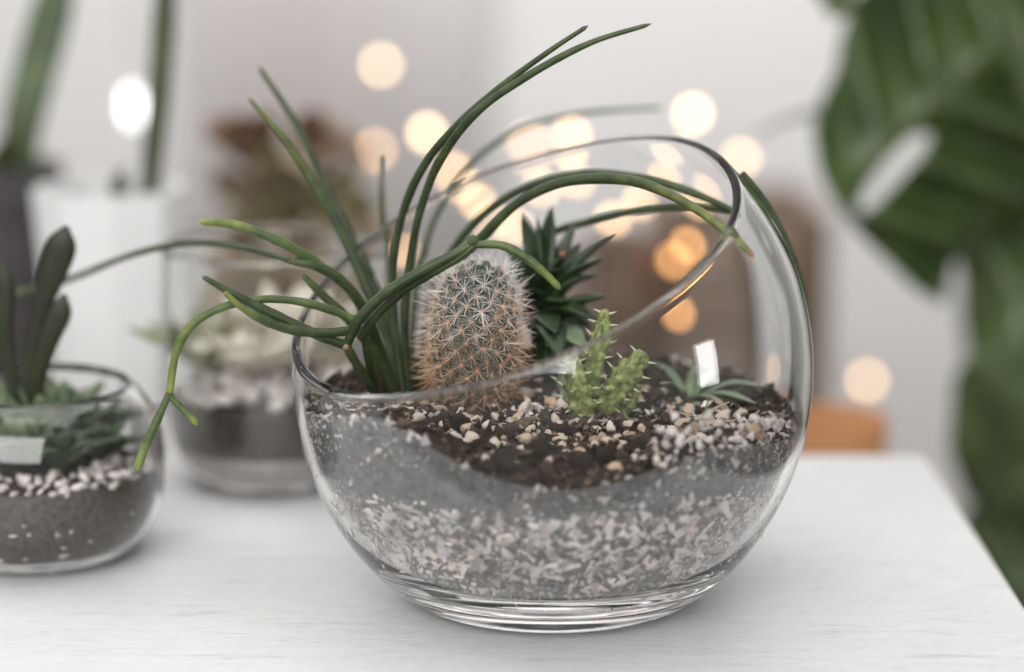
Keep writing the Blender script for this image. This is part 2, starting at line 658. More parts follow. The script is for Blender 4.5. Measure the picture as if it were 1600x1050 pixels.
def wall_r(z):
    """radius of the filling at height z, just inside the glass"""
    return np.interp(z, _z, _r) - GAP


def front_hit(px, py):
    vv = np.array(FW + ((px - 800) / FPX) * RT - ((py - 525) / FPX) * UP)
    vv /= np.linalg.norm(vv)
    s = np.array([1 / A_I, 1 / A_I, 1 / B_I])
    o_ = (np.array(CAM) - np.array([0, 0, ZC])) * s
    w_ = vv * s
    a_, b_, c_ = w_ @ w_, 2 * o_ @ w_, o_ @ o_ - 1
    d_ = max(b_ * b_ - 4 * a_ * c_, 0)
    return np.array(CAM) + vv * (-b_ - math.sqrt(d_)) / (2 * a_)


def edge_curve(pts, back_z):
    """heights along the glass by azimuth, from points seen on the front of the bowl"""
    az, zz = [], []
    for p in pts:
        h = front_hit(*p)
        az.append((math.atan2(h[1], h[0]) + PI / 2) % (2 * PI))      # 0 = towards the camera
        zz.append(h[2])
    az = [(a + PI) % (2 * PI) - PI for a in az]
    q = sorted(zip(az, zz))
    az = [-PI] + [a for a, _ in q] + [PI]
    zz = [back_z] + [z for _, z in q] + [back_z]
    return lambda phi: np.interp((np.asarray(phi) + PI / 2 + PI) % (2 * PI) - PI, az, zz)


z_top = edge_curve([(480, 648), (560, 652), (600, 655), (640, 676), (700, 714), (760, 743), (820, 759), (880, 765), (940, 760), (1000, 742), (1050, 722), (1110, 706), (1180, 694), (1235, 680)], 0.076)  # upper edge follows the arc of the table's reflection
z_mid = edge_curve([(490, 715), (560, 772), (640, 786), (720, 797), (800, 806), (880, 803), (960, 796), (1040, 788), (1110, 776), (1180, 758), (1225, 738)], 0.050)


def nz2(x, y, s=0):
    return (math.sin(x * 310 + s) * math.cos(y * 270 + 1.3 * s) + 0.6 * math.sin(x * 620 + y * 510 + s * 2) + 0.4 * math.sin(x * 1130 - y * 980 + s)) / 2


def soil_h(x, y):
    r_ = math.hypot(x, y)
    ph = math.atan2(y, x)
    zt = float(z_top(ph))
    R = float(wall_r(zt))
    k = float(sstep((R - r_) / 0.034))
    zin = 0.0735 + 0.0035 * nz2(x * 0.35, y * 0.35, 1) + 0.0035 * math.exp(-((x + 0.03) ** 2 + (y - 0.0) ** 2) / 0.0009)
    return zt * (1 - k) + zin * k + (0.0016 * nz2(x, y, 3) + 0.0012 * nz2(x * 2.3, y * 2.1, 5)) * min(1, k * 4)


sub = thing('planting_mix', 'layers of pale chips, grey sand and dark soil filling the slant-cut bowl', 'soil', (0, 0, 0.012))
NPH = 180


def wall_band(lo_fn, hi_fn, n, wob=0.0, closed_bottom=False):
    v, f = [], []
    for j in range(NPH):
        ph = 2 * PI * j / NPH
        lo, hi = float(lo_fn(ph)), float(hi_fn(ph))
        for i in range(n + 1):
            z = lo + (hi - lo) * i / n
            r_ = float(wall_r(z)) - wob * rng.random()
            v.append((r_ * math.cos(ph), r_ * math.sin(ph), z))
    for j in range(NPH):
        j2 = (j + 1) % NPH
        for i in range(n):
            a, b_ = j * (n + 1) + i, j2 * (n + 1) + i
            f.append((a, b_, b_ + 1, a + 1))
    if closed_bottom:
        f.append(tuple(j * (n + 1) for j in range(NPH))[::-1])
    return v, f


def band_lo(ph):
    return 0.0172


def wob_mid(ph):
    return float(z_mid(ph)) + 0.0012 * math.sin(17 * ph) + 0.0009 * math.sin(41 * ph + 1)


v, f = wall_band(band_lo, wob_mid, 24, 0.0006, True)
part('gravel_bed', mesh('gravel_bed', v, f), M_GRAVELBED, sub)
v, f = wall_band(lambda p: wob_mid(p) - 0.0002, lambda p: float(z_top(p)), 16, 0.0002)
part('reflection_sand', mesh('reflection_sand', v, f), M_REFLSAND, sub)  # grey of the table's reflection on the glass, painted as sand

# dark soil on top
NRr = 70
v, f = [], []
for j in range(NPH):
    ph = 2 * PI * j / NPH
    zt = float(z_top(ph))
    R = float(wall_r(zt))
    for i in range(NRr + 1):
        r_ = R * (1 - (i / NRr) ** 1.0 * 0.995)
        x, y = r_ * math.cos(ph), r_ * math.sin(ph)
        v.append((x, y, soil_h(x, y) if i else zt + 0.0001))
for j in range(NPH):
    j2 = (j + 1) % NPH
    for i in range(NRr):
        a, b_ = j * (NRr + 1) + i, j2 * (NRr + 1) + i
        f.append((a, b_, b_ + 1, a + 1))
f.append(tuple(j * (NRr + 1) + NRr for j in range(NPH)))
part('soil', mesh('soil', v, f), M_SOIL, sub)


def chip_cloud(pts, normals, sizes, seed, elong=(0.5, 2.2), thin=0.4):
    """many little angular flakes as one mesh"""
    r = np.random.default_rng(seed)
    base = np.array([(1, 0, 0), (-1, 0, 0), (0, 1, 0), (0, -1, 0), (0, 0, 1), (0, 0, -1)], float)
    fc = [(0, 2, 4), (2, 1, 4), (1, 3, 4), (3, 0, 4), (2, 0, 5), (1, 2, 5), (3, 1, 5), (0, 3, 5)]
    V, F = [], []
    for p, n_, s in zip(pts, normals, sizes):
        b_ = base * r.uniform(0.55, 1.25, (6, 1)) + r.normal(0, 0.22, (6, 3))
        b_ *= np.array([r.uniform(*elong), 1.0, thin * r.uniform(0.6, 1.5)])
        b_ *= s * 0.5
        n_ = n_ / np.linalg.norm(n_) + r.normal(0, 0.35, 3)
        n_ /= np.linalg.norm(n_)
        t_ = np.cross(n_, r.normal(0, 1, 3))
        t_ /= np.linalg.norm(t_)
        u_ = np.cross(n_, t_)
        q = p + b_[:, :1] * t_ + b_[:, 1:2] * u_ + b_[:, 2:] * n_
        k = len(V)
        V += [tuple(a) for a in q]
        F += [tuple(k + a for a in t3) for t3 in fc]
    return mesh('chips', V, F, False)


# pale chips pressed against the glass
P_, N_, S_ = [], [], []
while len(P_) < 4600:
    ph = rng.uniform(0, 2 * PI)
    if rng.random() > 0.35 + 0.65 * (math.sin(ph) < 0.35):
        continue
    zm = wob_mid(ph)
    z = 0.0180 + (zm + 0.0035 - 0.0180) * rng.random() ** 0.9
    if z > zm - 0.002 and rng.random() > 0.35:
        continue
    s = (0.0013 + 0.0058 * rng.random() ** 2.2) * (0.36 + 0.64 * float(sstep(z, 0.020, 0.036)))
    r_ = float(wall_r(z)) - s * 0.22
    P_.append(np.array([r_ * math.cos(ph), r_ * math.sin(ph), z]))
    N_.append(np.array([math.cos(ph), math.sin(ph), (z - ZC) / 0.1]))
    S_.append(s)
part('gravel_chips', chip_cloud(P_, N_, S_, 5, (0.7, 2.6), 0.45), M_CHIP, sub, 'stuff', 'pale pinkish chips pressed against the glass')
# stray chips and dust in the reflection-grey sand, a pale drift of grit on the left shoulder
P_, N_, S_ = [], [], []
while len(P_) < 1900:
    ph = rng.uniform(0, 2 * PI)
    zm, zt = wob_mid(ph), float(z_top(ph))
    az = (ph + PI / 2 + PI) % (2 * PI) - PI
    if rng.random() < (0.80 if az < -0.55 or az > 0.45 else 0.10):
        z = zt - (zt - zm) * 0.55 * rng.random() ** 1.6
        s = rng.uniform(0.0010, 0.0044)
    elif rng.random() < 0.12:
        z = rng.uniform(zm, zt)
        s = rng.uniform(0.0006, 0.0024)
    else:
        continue
    r_ = float(wall_r(z)) - s * 0.25
    P_.append(np.array([r_ * math.cos(ph), r_ * math.sin(ph), z]))
    N_.append(np.array([math.cos(ph), math.sin(ph), (z - ZC) / 0.1]))
    S_.append(s)
part('grit', chip_cloud(P_, N_, S_, 8, (0.7, 1.6), 0.6), M_CHIP, sub, 'stuff', 'pale grit caught in the reflection-grey sand')
P_, N_, S_ = [], [], []
for k in range(1500):
    ph = rng.uniform(-PI, 0.0)
    zm, zt = wob_mid(ph), float(z_top(ph))
    z = zm + (zt - zm) * rng.random() ** 1.3
    s = 0.0004 + 0.0016 * rng.random() ** 2.5
    r_ = float(wall_r(z)) - s * 0.2
    P_.append(np.array([r_ * math.cos(ph), r_ * math.sin(ph), z]))
    N_.append(np.array([math.cos(ph), math.sin(ph), (z - ZC) / 0.1]))
    S_.append(s)
part('sand_grains', chip_cloud(P_, N_, S_, 18, (0.6, 1.5), 0.7), mat('sand_grains', (0.30, 0.29, 0.28), 0.9, 0.2, 300, island=[(0, (0.12, 0.11, 0.1)), (0.45, (0.5, 0.48, 0.46)), (0.8, (1.2, 1.2, 1.2)), (1, (2.2, 2.1, 2.05))]), sub, 'stuff')
# pale gravel lying on the soil at both sides and behind
P_, N_, S_ = [], [], []
zones = [(ground(px, py, 0.074), rd) for px, py, rd in ((1090, 668, 0.014), (1150, 664, 0.013), (1190, 670, 0.010), (1040, 655, 0.012), (850, 630, 0.016), (800, 650, 0.012), (560, 645, 0.012), (520, 648, 0.008), (600, 660, 0.009), (940, 640, 0.016), (1100, 700, 0.012), (1215, 690, 0.008), (1228, 668, 0.007), (1180, 695, 0.009), (1200, 655, 0.010))]
while len(P_) < 1900:
    c, rd = zones[int(rng.integers(len(zones)))]
    x, y = rng.normal(c.x, rd), rng.normal(c.y, rd)
    zz = soil_h(x, y)
    if math.hypot(x, y) > float(wall_r(zz)) - 0.002:
        continue
    s = 0.0011 + 0.0028 * rng.random() ** 1.6
    P_.append(np.array([x, y, zz + s * rng.uniform(0.1, 0.5)]))
    N_.append(np.array([0, 0, 1.0]))
    S_.append(s)
part('gravel', chip_cloud(P_, N_, S_, 19, (0.7, 1.4), 0.75), M_CHIP, sub, 'stuff', 'pale fine gravel scattered over the soil')
# crumbs over the soil
P_, N_, S_ = [], [], []
while len(P_) < 7500:
    r_, ph = 0.095 * math.sqrt(rng.random()), rng.uniform(0, 2 * PI)
    x, y = r_ * math.cos(ph), r_ * math.sin(ph)
    zz = soil_h(x, y)
    if r_ > float(wall_r(zz)) - 0.0015:
        continue
    s = rng.uniform(0.0008, 0.0036) * (1 if rng.random() < 0.85 else 2.0)
    P_.append(np.array([x, y, zz + s * 0.15 + 0.0012 * rng.random() ** 2]))
    N_.append(np.array([0, 0, 1.0]))
    S_.append(s)
part('soil_crumbs', chip_cloud(P_, N_, S_, 9, (0.7, 1.5), 0.8), M_CRUMB, sub, 'stuff')

# pebbles lying on the soil, one by one
ROCKS = [rock(20 + i, 2, random.uniform(0.6, 0.9)) for i in range(8)]
for m_ in ROCKS:
    m_.materials.append(M_PEBBLE)
CLODS = [rock(60 + i, 2, random.uniform(0.7, 0.95), 0.9, 0.16) for i in range(5)]
for m_ in CLODS:
    m_.materials.append(M_CLOD)
placed = []
wallst = []
ROCKW = [m_.copy() for m_ in ROCKS]
M_WPEB = mat('white_pebbles', (0.72, 0.66, 0.62), 0.75, 0.12, 400, island=[(0, (0.8, 0.78, 0.76)), (0.5, (1.05, 1.05, 1.05)), (1, (1.2, 1.2, 1.22))])
for m_ in ROCKW:
    m_.materials.clear()
    m_.materials.append(M_WPEB)


def lay(meshes, name, x, y, s, parent, base, hfn, sink=0.16):
    z = hfn(x, y)
    o = link(name, random.choice(meshes), None, parent, loc=Vector((x, y, z + s * (0.55 - sink))) - base,
             rot=(random.gauss(0, 0.5), random.gauss(0, 0.5), random.uniform(0, 6.28)),
             scl=(s * random.uniform(0.8, 1.3), s * random.uniform(0.7, 1.05), s * random.uniform(0.7, 1.1)))
    return o


sbase = Vector(sub.location)
clusters = [(ground(px, py, 0.072), rad, n_, s0, s1) for px, py, rad, n_, s0, s1 in (
    (700, 672, 0.009, 40, 0.0014, 0.0036), (765, 682, 0.010, 40, 0.0015, 0.0042), (660, 655, 0.010, 20, 0.0011, 0.0024),
    (835, 690, 0.016, 24, 0.0011, 0.0026), (925, 706, 0.009, 30, 0.0012, 0.0036), (970, 704, 0.008, 30, 0.0013, 0.0040),
    (1050, 690, 0.014, 16, 0.0015, 0.0036), (1120, 690, 0.014, 14, 0.0018, 0.0042), (1180, 680, 0.010, 8, 0.0018, 0.0042),
    (620, 650, 0.010, 12, 0.0013, 0.0030), (860, 652, 0.016, 30, 0.0016, 0.0044), (1000, 665, 0.02, 16, 0.0014, 0.0036))]
for c, rad, n_, s0, s1 in clusters:
    tries = 0
    got = 0
    while got < n_ and tries < 600:
        tries += 1
        x, y = random.gauss(c.x, rad), random.gauss(c.y, rad * 1.1)
        s = random.uniform(s0, s1)
        zz = soil_h(x, y)
        if math.hypot(x, y) + s * 1.25 > float(wall_r(zz)) - 0.001 or any((x - a) ** 2 + (y - b_) ** 2 < (0.7 * (s + q)) ** 2 for a, b_, q in placed):
            continue
        if math.hypot(x + 0.031, y) < 0.021:
            continue
        placed.append((x, y, s))
        lay(ROCKS, 'pebble', x, y, s, sub, sbase, soil_h)
        got += 1
for k in range(46):
    a = random.uniform(-2.25, -0.95)
    s = random.uniform(0.0016, 0.0048)
    R = float(wall_r(float(z_top(a)))) - s * 1.15 - 0.001
    r_ = R - random.random() ** 1.5 * 0.026
    lay(CLODS, 'soil_clod', r_ * math.cos(a), r_ * math.sin(a), s, sub, sbase, soil_h, random.uniform(0.15, 0.5))
for px, py, s in ((800, 712, .0056), (850, 735, .0066), (760, 722, .0052), (905, 742, .0062), (950, 738, .0056), (820, 745, .005), (720, 700, .0046),
                  (880, 700, .005), (690, 690, .004), (1000, 715, .0048), (860, 690, .0045), (985, 730, .004), (640, 662, .0042), (785, 740, .004)):
    c = ground(px, py, 0.0685)
    x, y = c.x, c.y
    k = (math.hypot(x, y) + s * 1.2) / (float(wall_r(soil_h(x, y))) - 0.001)
    if k > 1:
        x, y = x / k, y / k
    lay(CLODS, 'soil_clod', x, y, s * 1.1, sub, sbase, soil_h, 0.25)
got = 0
while got < 90:
    px = random.uniform(1020, 1232)
    py = random.uniform(652, 752 - 0.16 * (px - 1020))
    h = front_hit(px, py)
    s = random.uniform(0.0010, 0.0035)
    k = 1 - (s * 0.95 + GAP) / 0.0967
    q = (h[0] * k, h[1] * k, h[2])
    if any((q[0] - a) ** 2 + (q[1] - b_) ** 2 + (q[2] - e) ** 2 < (0.75 * (s + w_)) ** 2 for a, b_, e, w_ in wallst):
        if random.random() < 0.02:
            got += 1
        continue
    wallst.append((*q, s))
    link('pebble', random.choice(ROCKW), None, sub, loc=Vector(q) - sbase, rot=(random.uniform(0, 6), random.uniform(0, 6), random.uniform(0, 6)), scl=(s * 0.95, s * random.uniform(0.5, 0.9), s * random.uniform(0.7, 0.98)))
    got += 1
# bits of bark and dry stalk by the rim on the right
M_BARK = mat('dry_bark', (0.42, 0.31, 0.24), 0.9, 0.3, 300, 0.6)
for k in range(12):
    c = ground(random.uniform(990, 1210), random.uniform(628, 668), 0.075)
    r0 = math.hypot(c.x, c.y)
    q = min(1.0, 0.078 / r0)
    x, y = c.x * q, c.y * q
    an = random.uniform(0, PI)
    L = random.uniform(0.004, 0.010)
    d_ = np.array([math.cos(an), math.sin(an), random.uniform(-0.1, 0.5)]) * L
    p0 = np.array([x, y, soil_h(x, y) + 0.002])
    P = spline([p0 - d_, p0 + (0, 0, 0.001), p0 + d_], 6)
    wd = random.uniform(0.0008, 0.0018)
    v, f = sweep(P, lambda i, u: CIRC[6] * np.array([wd * 0.45, wd]) * (1 - 0.6 * abs(2 * u - 1)))
    part('bark_piece', mesh('bark_piece', v, f, False), M_BARK, sub)


# ------------------------------------------------------------------ ball cactus
cb = at(735, 640, 0.0)
cbz = 0.0725
cac = thing('ball_cactus', 'plump ball cactus with orange dots and white to straw spines inside the slant-cut bowl', 'cactus', (cb.x, cb.y, cbz))
CH, CR = 0.0585, 0.0160
LEAN = np.array([0.0032, 0.0, 0.0])


def cprof(t):
    """t 0 bottom .. 1 top -> radius, height"""
    t = np.asarray(t, float)
    rr = CR * np.power(np.clip(1 - np.abs(2 * t - 1) ** 2.9, 0, 1), 1 / 2.15)
    rr = rr * (1 - 0.05 * (t - 0.4))
    return rr, t * CH


tt = 0.5 - 0.5 * np.cos(np.linspace(0, PI, 2000))
rr, zz = cprof(tt)
seg = np.hypot(np.diff(rr), np.diff(zz))
ar = np.concatenate([[0], np.cumsum(seg * (rr[1:] + rr[:-1]) / 2)])
ar /= ar[-1]
NAREO = 225
areo = []
for k in range(NAREO):
    fr = 1 - (k + 0.5) / NAREO
    if fr < 0.06:
        continue
    t_ = float(np.interp(fr, ar, tt))
    ph = k * 2.399963
    r0, z0 = cprof(t_)
    r1, z1 = cprof(min(t_ + 0.004, 1))
    rm, zm_ = cprof(max(t_ - 0.004, 0))
    dn = np.array([(z1 - zm_), -(r1 - rm)], float)
    dn /= np.linalg.norm(dn) + 1e-12
    areo.append((np.array([r0 * math.cos(ph), r0 * math.sin(ph), z0]), np.array([dn[0] * math.cos(ph), dn[0] * math.sin(ph), dn[1]])))
AP = np.array([a for a, _ in areo])
AN = np.array([n_ for _, n_ in areo])
NU, NV = 150, 110
v, f = [], []
ts = 0.5 - 0.5 * np.cos(np.linspace(0.02, PI - 0.004, NV))
for i in range(NV):
    r0, z0 = cprof(ts[i])
    r1, z1 = cprof(min(ts[i] + 0.003, 1))
    rm, zm_ = cprof(max(ts[i] - 0.003, 0))
    dn = np.array([(z1 - zm_), -(r1 - rm)], float)
    dn /= np.linalg.norm(dn) + 1e-12
    ph = np.arange(NU) * 2 * PI / NU
    pts = np.stack([r0 * np.cos(ph), r0 * np.sin(ph), np.full(NU, z0)], 1)
    nn = np.stack([dn[0] * np.cos(ph), dn[0] * np.sin(ph), np.full(NU, dn[1])], 1)
    d2 = ((pts[:, None, :] - AP[None]) ** 2).sum(2).min(1)
    hh = -0.0016 + 0.0028 * np.exp(-d2 / (0.0021 ** 2))
    pts = pts + nn * hh[:, None] + LEAN * (z0 / CH)
    v += [tuple(p) for p in pts]
for i in range(NV - 1):
    for j in range(NU):
        f.append((i * NU + j, i * NU + (j + 1) % NU, (i + 1) * NU + (j + 1) % NU, (i + 1) * NU + j))
f.append(tuple(range(NU))[::-1])
f.append(tuple((NV - 1) * NU + j for j in range(NU)))
link('body', mesh('body', v, f), M_CACTUS, cac)


def areole_mesh(seed, long):
    r = random.Random(seed)
    bm = bmesh.new()
    bmesh.ops.create_icosphere(bm, subdivisions=1, radius=0.00078, matrix=Matrix.Scale(0.75, 4, (0, 0, 1)))
    for fc in bm.faces:
        fc.material_index = 0
        fc.smooth = True

    def spine(az, el, L, rad):
        d = Vector((math.cos(az) * math.cos(el), math.sin(az) * math.cos(el), math.sin(el)))
        s = d.cross(Vector((0.3, 0.2, 0.9))).normalized()
        u = d.cross(s)
        bend = Vector((r.gauss(0, 1), r.gauss(0, 1), r.gauss(0, 1))) * L * 0.05
        rings = []
        for q, k in ((0.0, 1.0), (0.55, 0.85)):
            c = d * (0.0003 + L * q) + bend * q * q
            rings.append([bm.verts.new(c + (s * math.cos(a) + u * math.sin(a)) * rad * k) for a in (0, 2.094, 4.189)])
        tip = bm.verts.new(d * L + bend)
        for j in range(3):
            for fc in (bm.faces.new((rings[0][j], rings[0][(j + 1) % 3], rings[1][(j + 1) % 3], rings[1][j])), bm.faces.new((rings[1][j], rings[1][(j + 1) % 3], tip))):
                fc.material_index = 1
    nrad = r.randint(17, 21)
    for k in range(nrad):
        spine(2 * PI * k / nrad + r.gauss(0, 0.12), r.uniform(0.12, 0.62), r.uniform(0.0038, 0.0060), 0.000082)
    for k in range(2):
        spine(r.uniform(0, 6.28), r.uniform(0.85, 1.35), r.uniform(0.0070, 0.0100), 0.000165)
    for k in range(long):
        spine(r.uniform(0, 6.28), r.uniform(0.75, 1.4), r.uniform(0.0055, 0.0092), 0.000150)
    me = bpy.data.meshes.new('areole')
    bm.to_mesh(me)
    bm.free()
    me.materials.append(M_WOOL)
    me.materials.append(M_SPINE)
    return me


AM = [areole_mesh(i, (2, 4, 3, 2)[i % 4]) for i in range(8)]
for a, n_ in areo:
    q = Vector(n_).to_track_quat('Z', 'Y')
    o = link('areole', random.choice(AM), None, cac)
    o.location = Vector(a) + Vector(n_) * 0.0011 + Vector(LEAN) * (a[2] / CH)
    rot = q.to_matrix().to_4x4() @ Matrix.Rotation(random.uniform(0, 6.28), 4, 'Z')
    o.rotation_euler = rot.to_euler()
    s = random.uniform(0.85, 1.15) * min(1.0, max(0.5, math.hypot(a[0], a[1]) / (0.55 * CR)))
    o.scale = (s, s, s)

# ------------------------------------------------------------------ trailing stems (pencil cactus hanging over the rim)
rb = at(600, 622, 0.012)
rhi = thing('trailing_cactus', 'trailing cactus with long thin green stems arching over the slant-cut bowl', 'plant', (rb.x, rb.y, 0.073))


def stem(ctrl, rad, m, n=60, k=12, name='stem', tipround=True, parent=None, blunt=0.5):
    """ctrl: (px, py, Y) points; rad: radii in photo pixels at the bowl's distance, spread along the stem"""
    P = spline([tuple(at(*c)) for c in ctrl], n)
    s = np.concatenate([[0], np.cumsum(np.linalg.norm(np.diff(P, axis=0), axis=1))])
    L = s[-1]
    tq = s / L
    R = np.interp(tq, np.linspace(0, 1, len(rad)), np.array(rad) * 0.82 / 4080.0)
    if tipround:
        d = np.clip((L - s) / (R[-1] * 1.6 + 1e-6), 0, 1)
        R = R * np.sqrt(np.clip(1 - (1 - d) ** 2, 0.02, 1))
    ph0 = random.uniform(0, 6)
    # stems wander and swell a little between joints
    R = R * (1 + 0.05 * np.sin(tq * 23 + ph0) + 0.03 * np.sin(tq * 57 + 2 * ph0))
    v, f = sweep(P, lambda i, u: CIRC[k] * R[i])
    me = mesh('stem', v, f)
    a = me.attributes.new('t', 'FLOAT', 'POINT')
    a.data.foreach_set('value', np.repeat(tq, k).astype(np.float32))
    return part(name, me, m, parent or rhi)


def node_ball(px, py, Y, r_px, m=None):
    c = at(px, py, Y)
    rk = rock(random.randint(0, 999), 2, 0.9, 0.3)
    o = link('node', rk, m or M_NODE, rhi, loc=c - Vector(rhi.location))
    s = r_px / 4080
    o.scale = (s, s, s)


G, LM, OR = M_STEM, M_STEMLIME, M_STEMORANGE
# two tall stems sweeping up to the right
stem([(632, 628, .02), (618, 520, .025), (614, 420, .025), (632, 325, .02), (668, 250, .012), (720, 190, .005), (790, 130, .0), (858, 80, -.005), (919, 40, -.008)], [8, 8, 8, 8, 8.5, 7.5, 6, 4], G, 80)
stem([(640, 628, .02), (632, 520, .02), (638, 430, .02), (655, 335, .015), (688, 250, .008), (742, 178, .0), (822, 120, -.005), (920, 68, -.01), (1018, 37, -.014)], [8, 8, 8, 8, 8.5, 8.5, 7.5, 6, 4], G, 80)
# soft arch behind them
stem([(640, 620, .035), (648, 470, .06), (668, 360, .09), (705, 290, .11), (760, 235, .125), (828, 196, .135), (920, 176, .15), (1038, 168, .16)], [7, 7, 7, 7, 6.5, 6, 5, 4], G)
# two leaning up to the left, and the thin upright one
stem([(630, 620, .03), (605, 530, .035), (575, 455, .04), (530, 355, .045), (480, 270, .045), (435, 205, .045), (387, 152, .045)], [11, 11, 10.5, 10, 9, 7.5, 4], OR)
stem([(618, 620, .04), (610, 520, .05), (585, 450, .06), (545, 365, .07), (505, 280, .08), (460, 190, .085), (403, 102, .09)], [11, 11, 10.5, 10, 9, 8, 5], G)
stem([(622, 610, .05), (612, 500, .07), (603, 400, .085), (597, 310, .09), (596, 240, .095)], [8, 8, 7, 6, 4], G)
# to the far left: thick joint, then the long thin grey arch
stem([(612, 626, .02), (590, 540, .015), (560, 470, .01), (525, 432, .005), (490, 414, .0), (453, 407, .0)], [11, 11, 11, 11, 10, 9], G)
node_ball(455, 408, .0, 6, M_STEMLIME)
stem([(455, 408, .0), (400, 391, .02), (330, 380, .05), (270, 383, .07), (200, 400, .09), (120, 432, .11), (60, 450, .12), (-30, 468, .13)], [6, 6.5, 7, 7, 7, 7, 7, 6], G, 70)
stem([(520, 428, .004), (475, 398, .0), (430, 374, -.004), (370, 352, -.006), (312, 346, -.008)], [9, 9.5, 9, 8.5, 6.5], LM)
stem([(622, 628, .012), (590, 560, .008), (550, 505, .004), (505, 462, .002), (471, 428, .0)], [13, 12, 10, 9, 6], G)
# spray of joints in front on the left
stem([(541, 540, -.022), (500, 525, -.026), (450, 502, -.028), (400, 478, -.03), (352, 452, -.032), (316, 432, -.034)], [9, 9, 9.5, 9.5, 8, 4.5], G)
stem([(552, 516, -.022), (505, 520, -.027), (450, 514, -.031), (405, 497, -.034), (372, 476, -.036), (350, 456, -.037)], [8, 9, 9.5, 9, 7, 4], OR)
stem([(556, 500, -.018), (510, 482, -.022), (460, 470, -.025), (405, 468, -.028), (348, 480, -.03), (302, 506, -.032), (276, 548, -.033), (264, 618, -.034)], [8, 8, 7.5, 7.5, 8, 8, 7.5, 7], LM, 70)
stem([(264, 616, -.034), (246, 655, -.035), (228, 695, -.036), (213, 736, -.037)], [6, 8, 9, 7.5], LM)
stem([(264, 618, -.034), (280, 634, -.034), (296, 650, -.035), (309, 664, -.035)], [5.5, 7, 7.5, 6], LM)
node_ball(264, 618, -.034, 8, M_STEMLIME)
# the pair arching over the cactus
stem([(592, 628, .005), (570, 590, -.008), (552, 560, -.016), (541, 540, -.022)], [9, 9, 9, 8.5], G, 30)
stem([(588, 622, .008), (578, 575, -.004), (568, 520, -.016)], [8, 8, 8], G, 30)
node_ball(540, 541, -.023, 7)
stem([(541, 540, -.022), (562, 498, -.026), (600, 460, -.028), (650, 428, -.029), (700, 402, -.029), (742, 379, -.028)], [9, 9.5, 10, 10, 9.5, 7.5], G)
stem([(563, 528, -.018), (585, 496, -.022), (625, 458, -.024), (672, 428, -.0265), (715, 404, -.028), (744, 381, -.0285)], [8.5, 9, 9, 8.5, 8, 7], G)
node_ball(738, 376, -.028, 10, M_STEMLIME)
stem([(744, 382, -.0285), (785, 384, -.03), (820, 402, -.031), (850, 426, -.032), (876, 452, -.033)], [6.5, 8, 8.5, 8, 5.5], LM)
# the long arches to the right, ending over the rim
stem([(652, 626, .03), (672, 520, .03), (700, 430, .028), (752, 372, .024), (808, 318, .018), (868, 288, .012), (935, 279, .006), (1005, 287, -.004), (1080, 322, -.022), (1135, 362, -.044), (1178, 402, -.058)], [9, 9, 9, 9.5, 10, 10, 10, 10, 9, 8, 5.5], OR, 90)
stem([(655, 622, .04), (668, 500, .05), (690, 420, .055), (738, 352, .055), (796, 306, .05), (860, 281, .045), (930, 271, .04), (1010, 279, .035), (1085, 302, .03), (1152, 332, .026)], [8, 8, 8, 8, 8.5, 9, 9, 8.5, 8, 6], G, 90)
stem([(760, 600, .06), (800, 440, .07), (850, 372, .07), (920, 346, .06), (1000, 328, .05), (1080, 322, .04), (1150, 331, .032)], [7, 7, 7.5, 8, 8, 8, 6], G, 70)

# stem added outside the right shoulder, drawing the green line at the glass edge
P = []
for a in np.linspace(math.radians(43), math.radians(-24), 26):
    yy = 0.018
    k = math.sqrt(1 - (yy / A_O) ** 2)
    P.append((math.cos(a) * (A_O * k + 0.0021), yy, ZC + math.sin(a) * (B_O * k + 0.0021)))
s_ = np.linspace(0, 1, len(P))
R = np.interp(s_, [0, 0.12, 0.6, 0.93, 1], [0.0012, 0.0018, 0.0021, 0.0018, 0.0005])
v, f = tube(P, R, 12)
me = mesh('stem', v, f)
a = me.attributes.new('t', 'FLOAT', 'POINT')
a.data.foreach_set('value', np.repeat(s_, 12).astype(np.float32))
part('stem', me, G, rhi)

# ------------------------------------------------------------------ fleshy leaves
def blade(P, wid, thick, ref, k=10, keel=0.35):
    """thick pointed leaf: lens section, flat to hollow on its upper side"""
    P = np.array(P)

    def prof(i, u):
        w_, h_ = wid[i], thick[i]
        c = CIRC[k].copy()
        q = np.stack([np.where(c[:, 0] > 0, c[:, 0] * h_ * 0.45, c[:, 0] * h_ * (1 + keel * (1 - np.abs(c[:, 1])))), c[:, 1] * w_], 1)
        return q
    return sweep(P, prof, ref)


def leaf_path(base, tip, lift, n=14):
    base, tip = np.array(base), np.array(tip)
    mid = (base + tip) / 2 + np.array([0, 0, lift])
    return spline([base, mid, tip], n)


def leaf_widths(n, w, peak=0.3, end=0.06):
    u = np.linspace(0, 1, n)
    k = np.where(u < peak, 0.62 + 0.38 * np.sin(u / peak * PI / 2), np.cos((u - peak) / (1 - peak) * PI / 2) ** 0.75)
    return w * np.clip(k, end, 1)


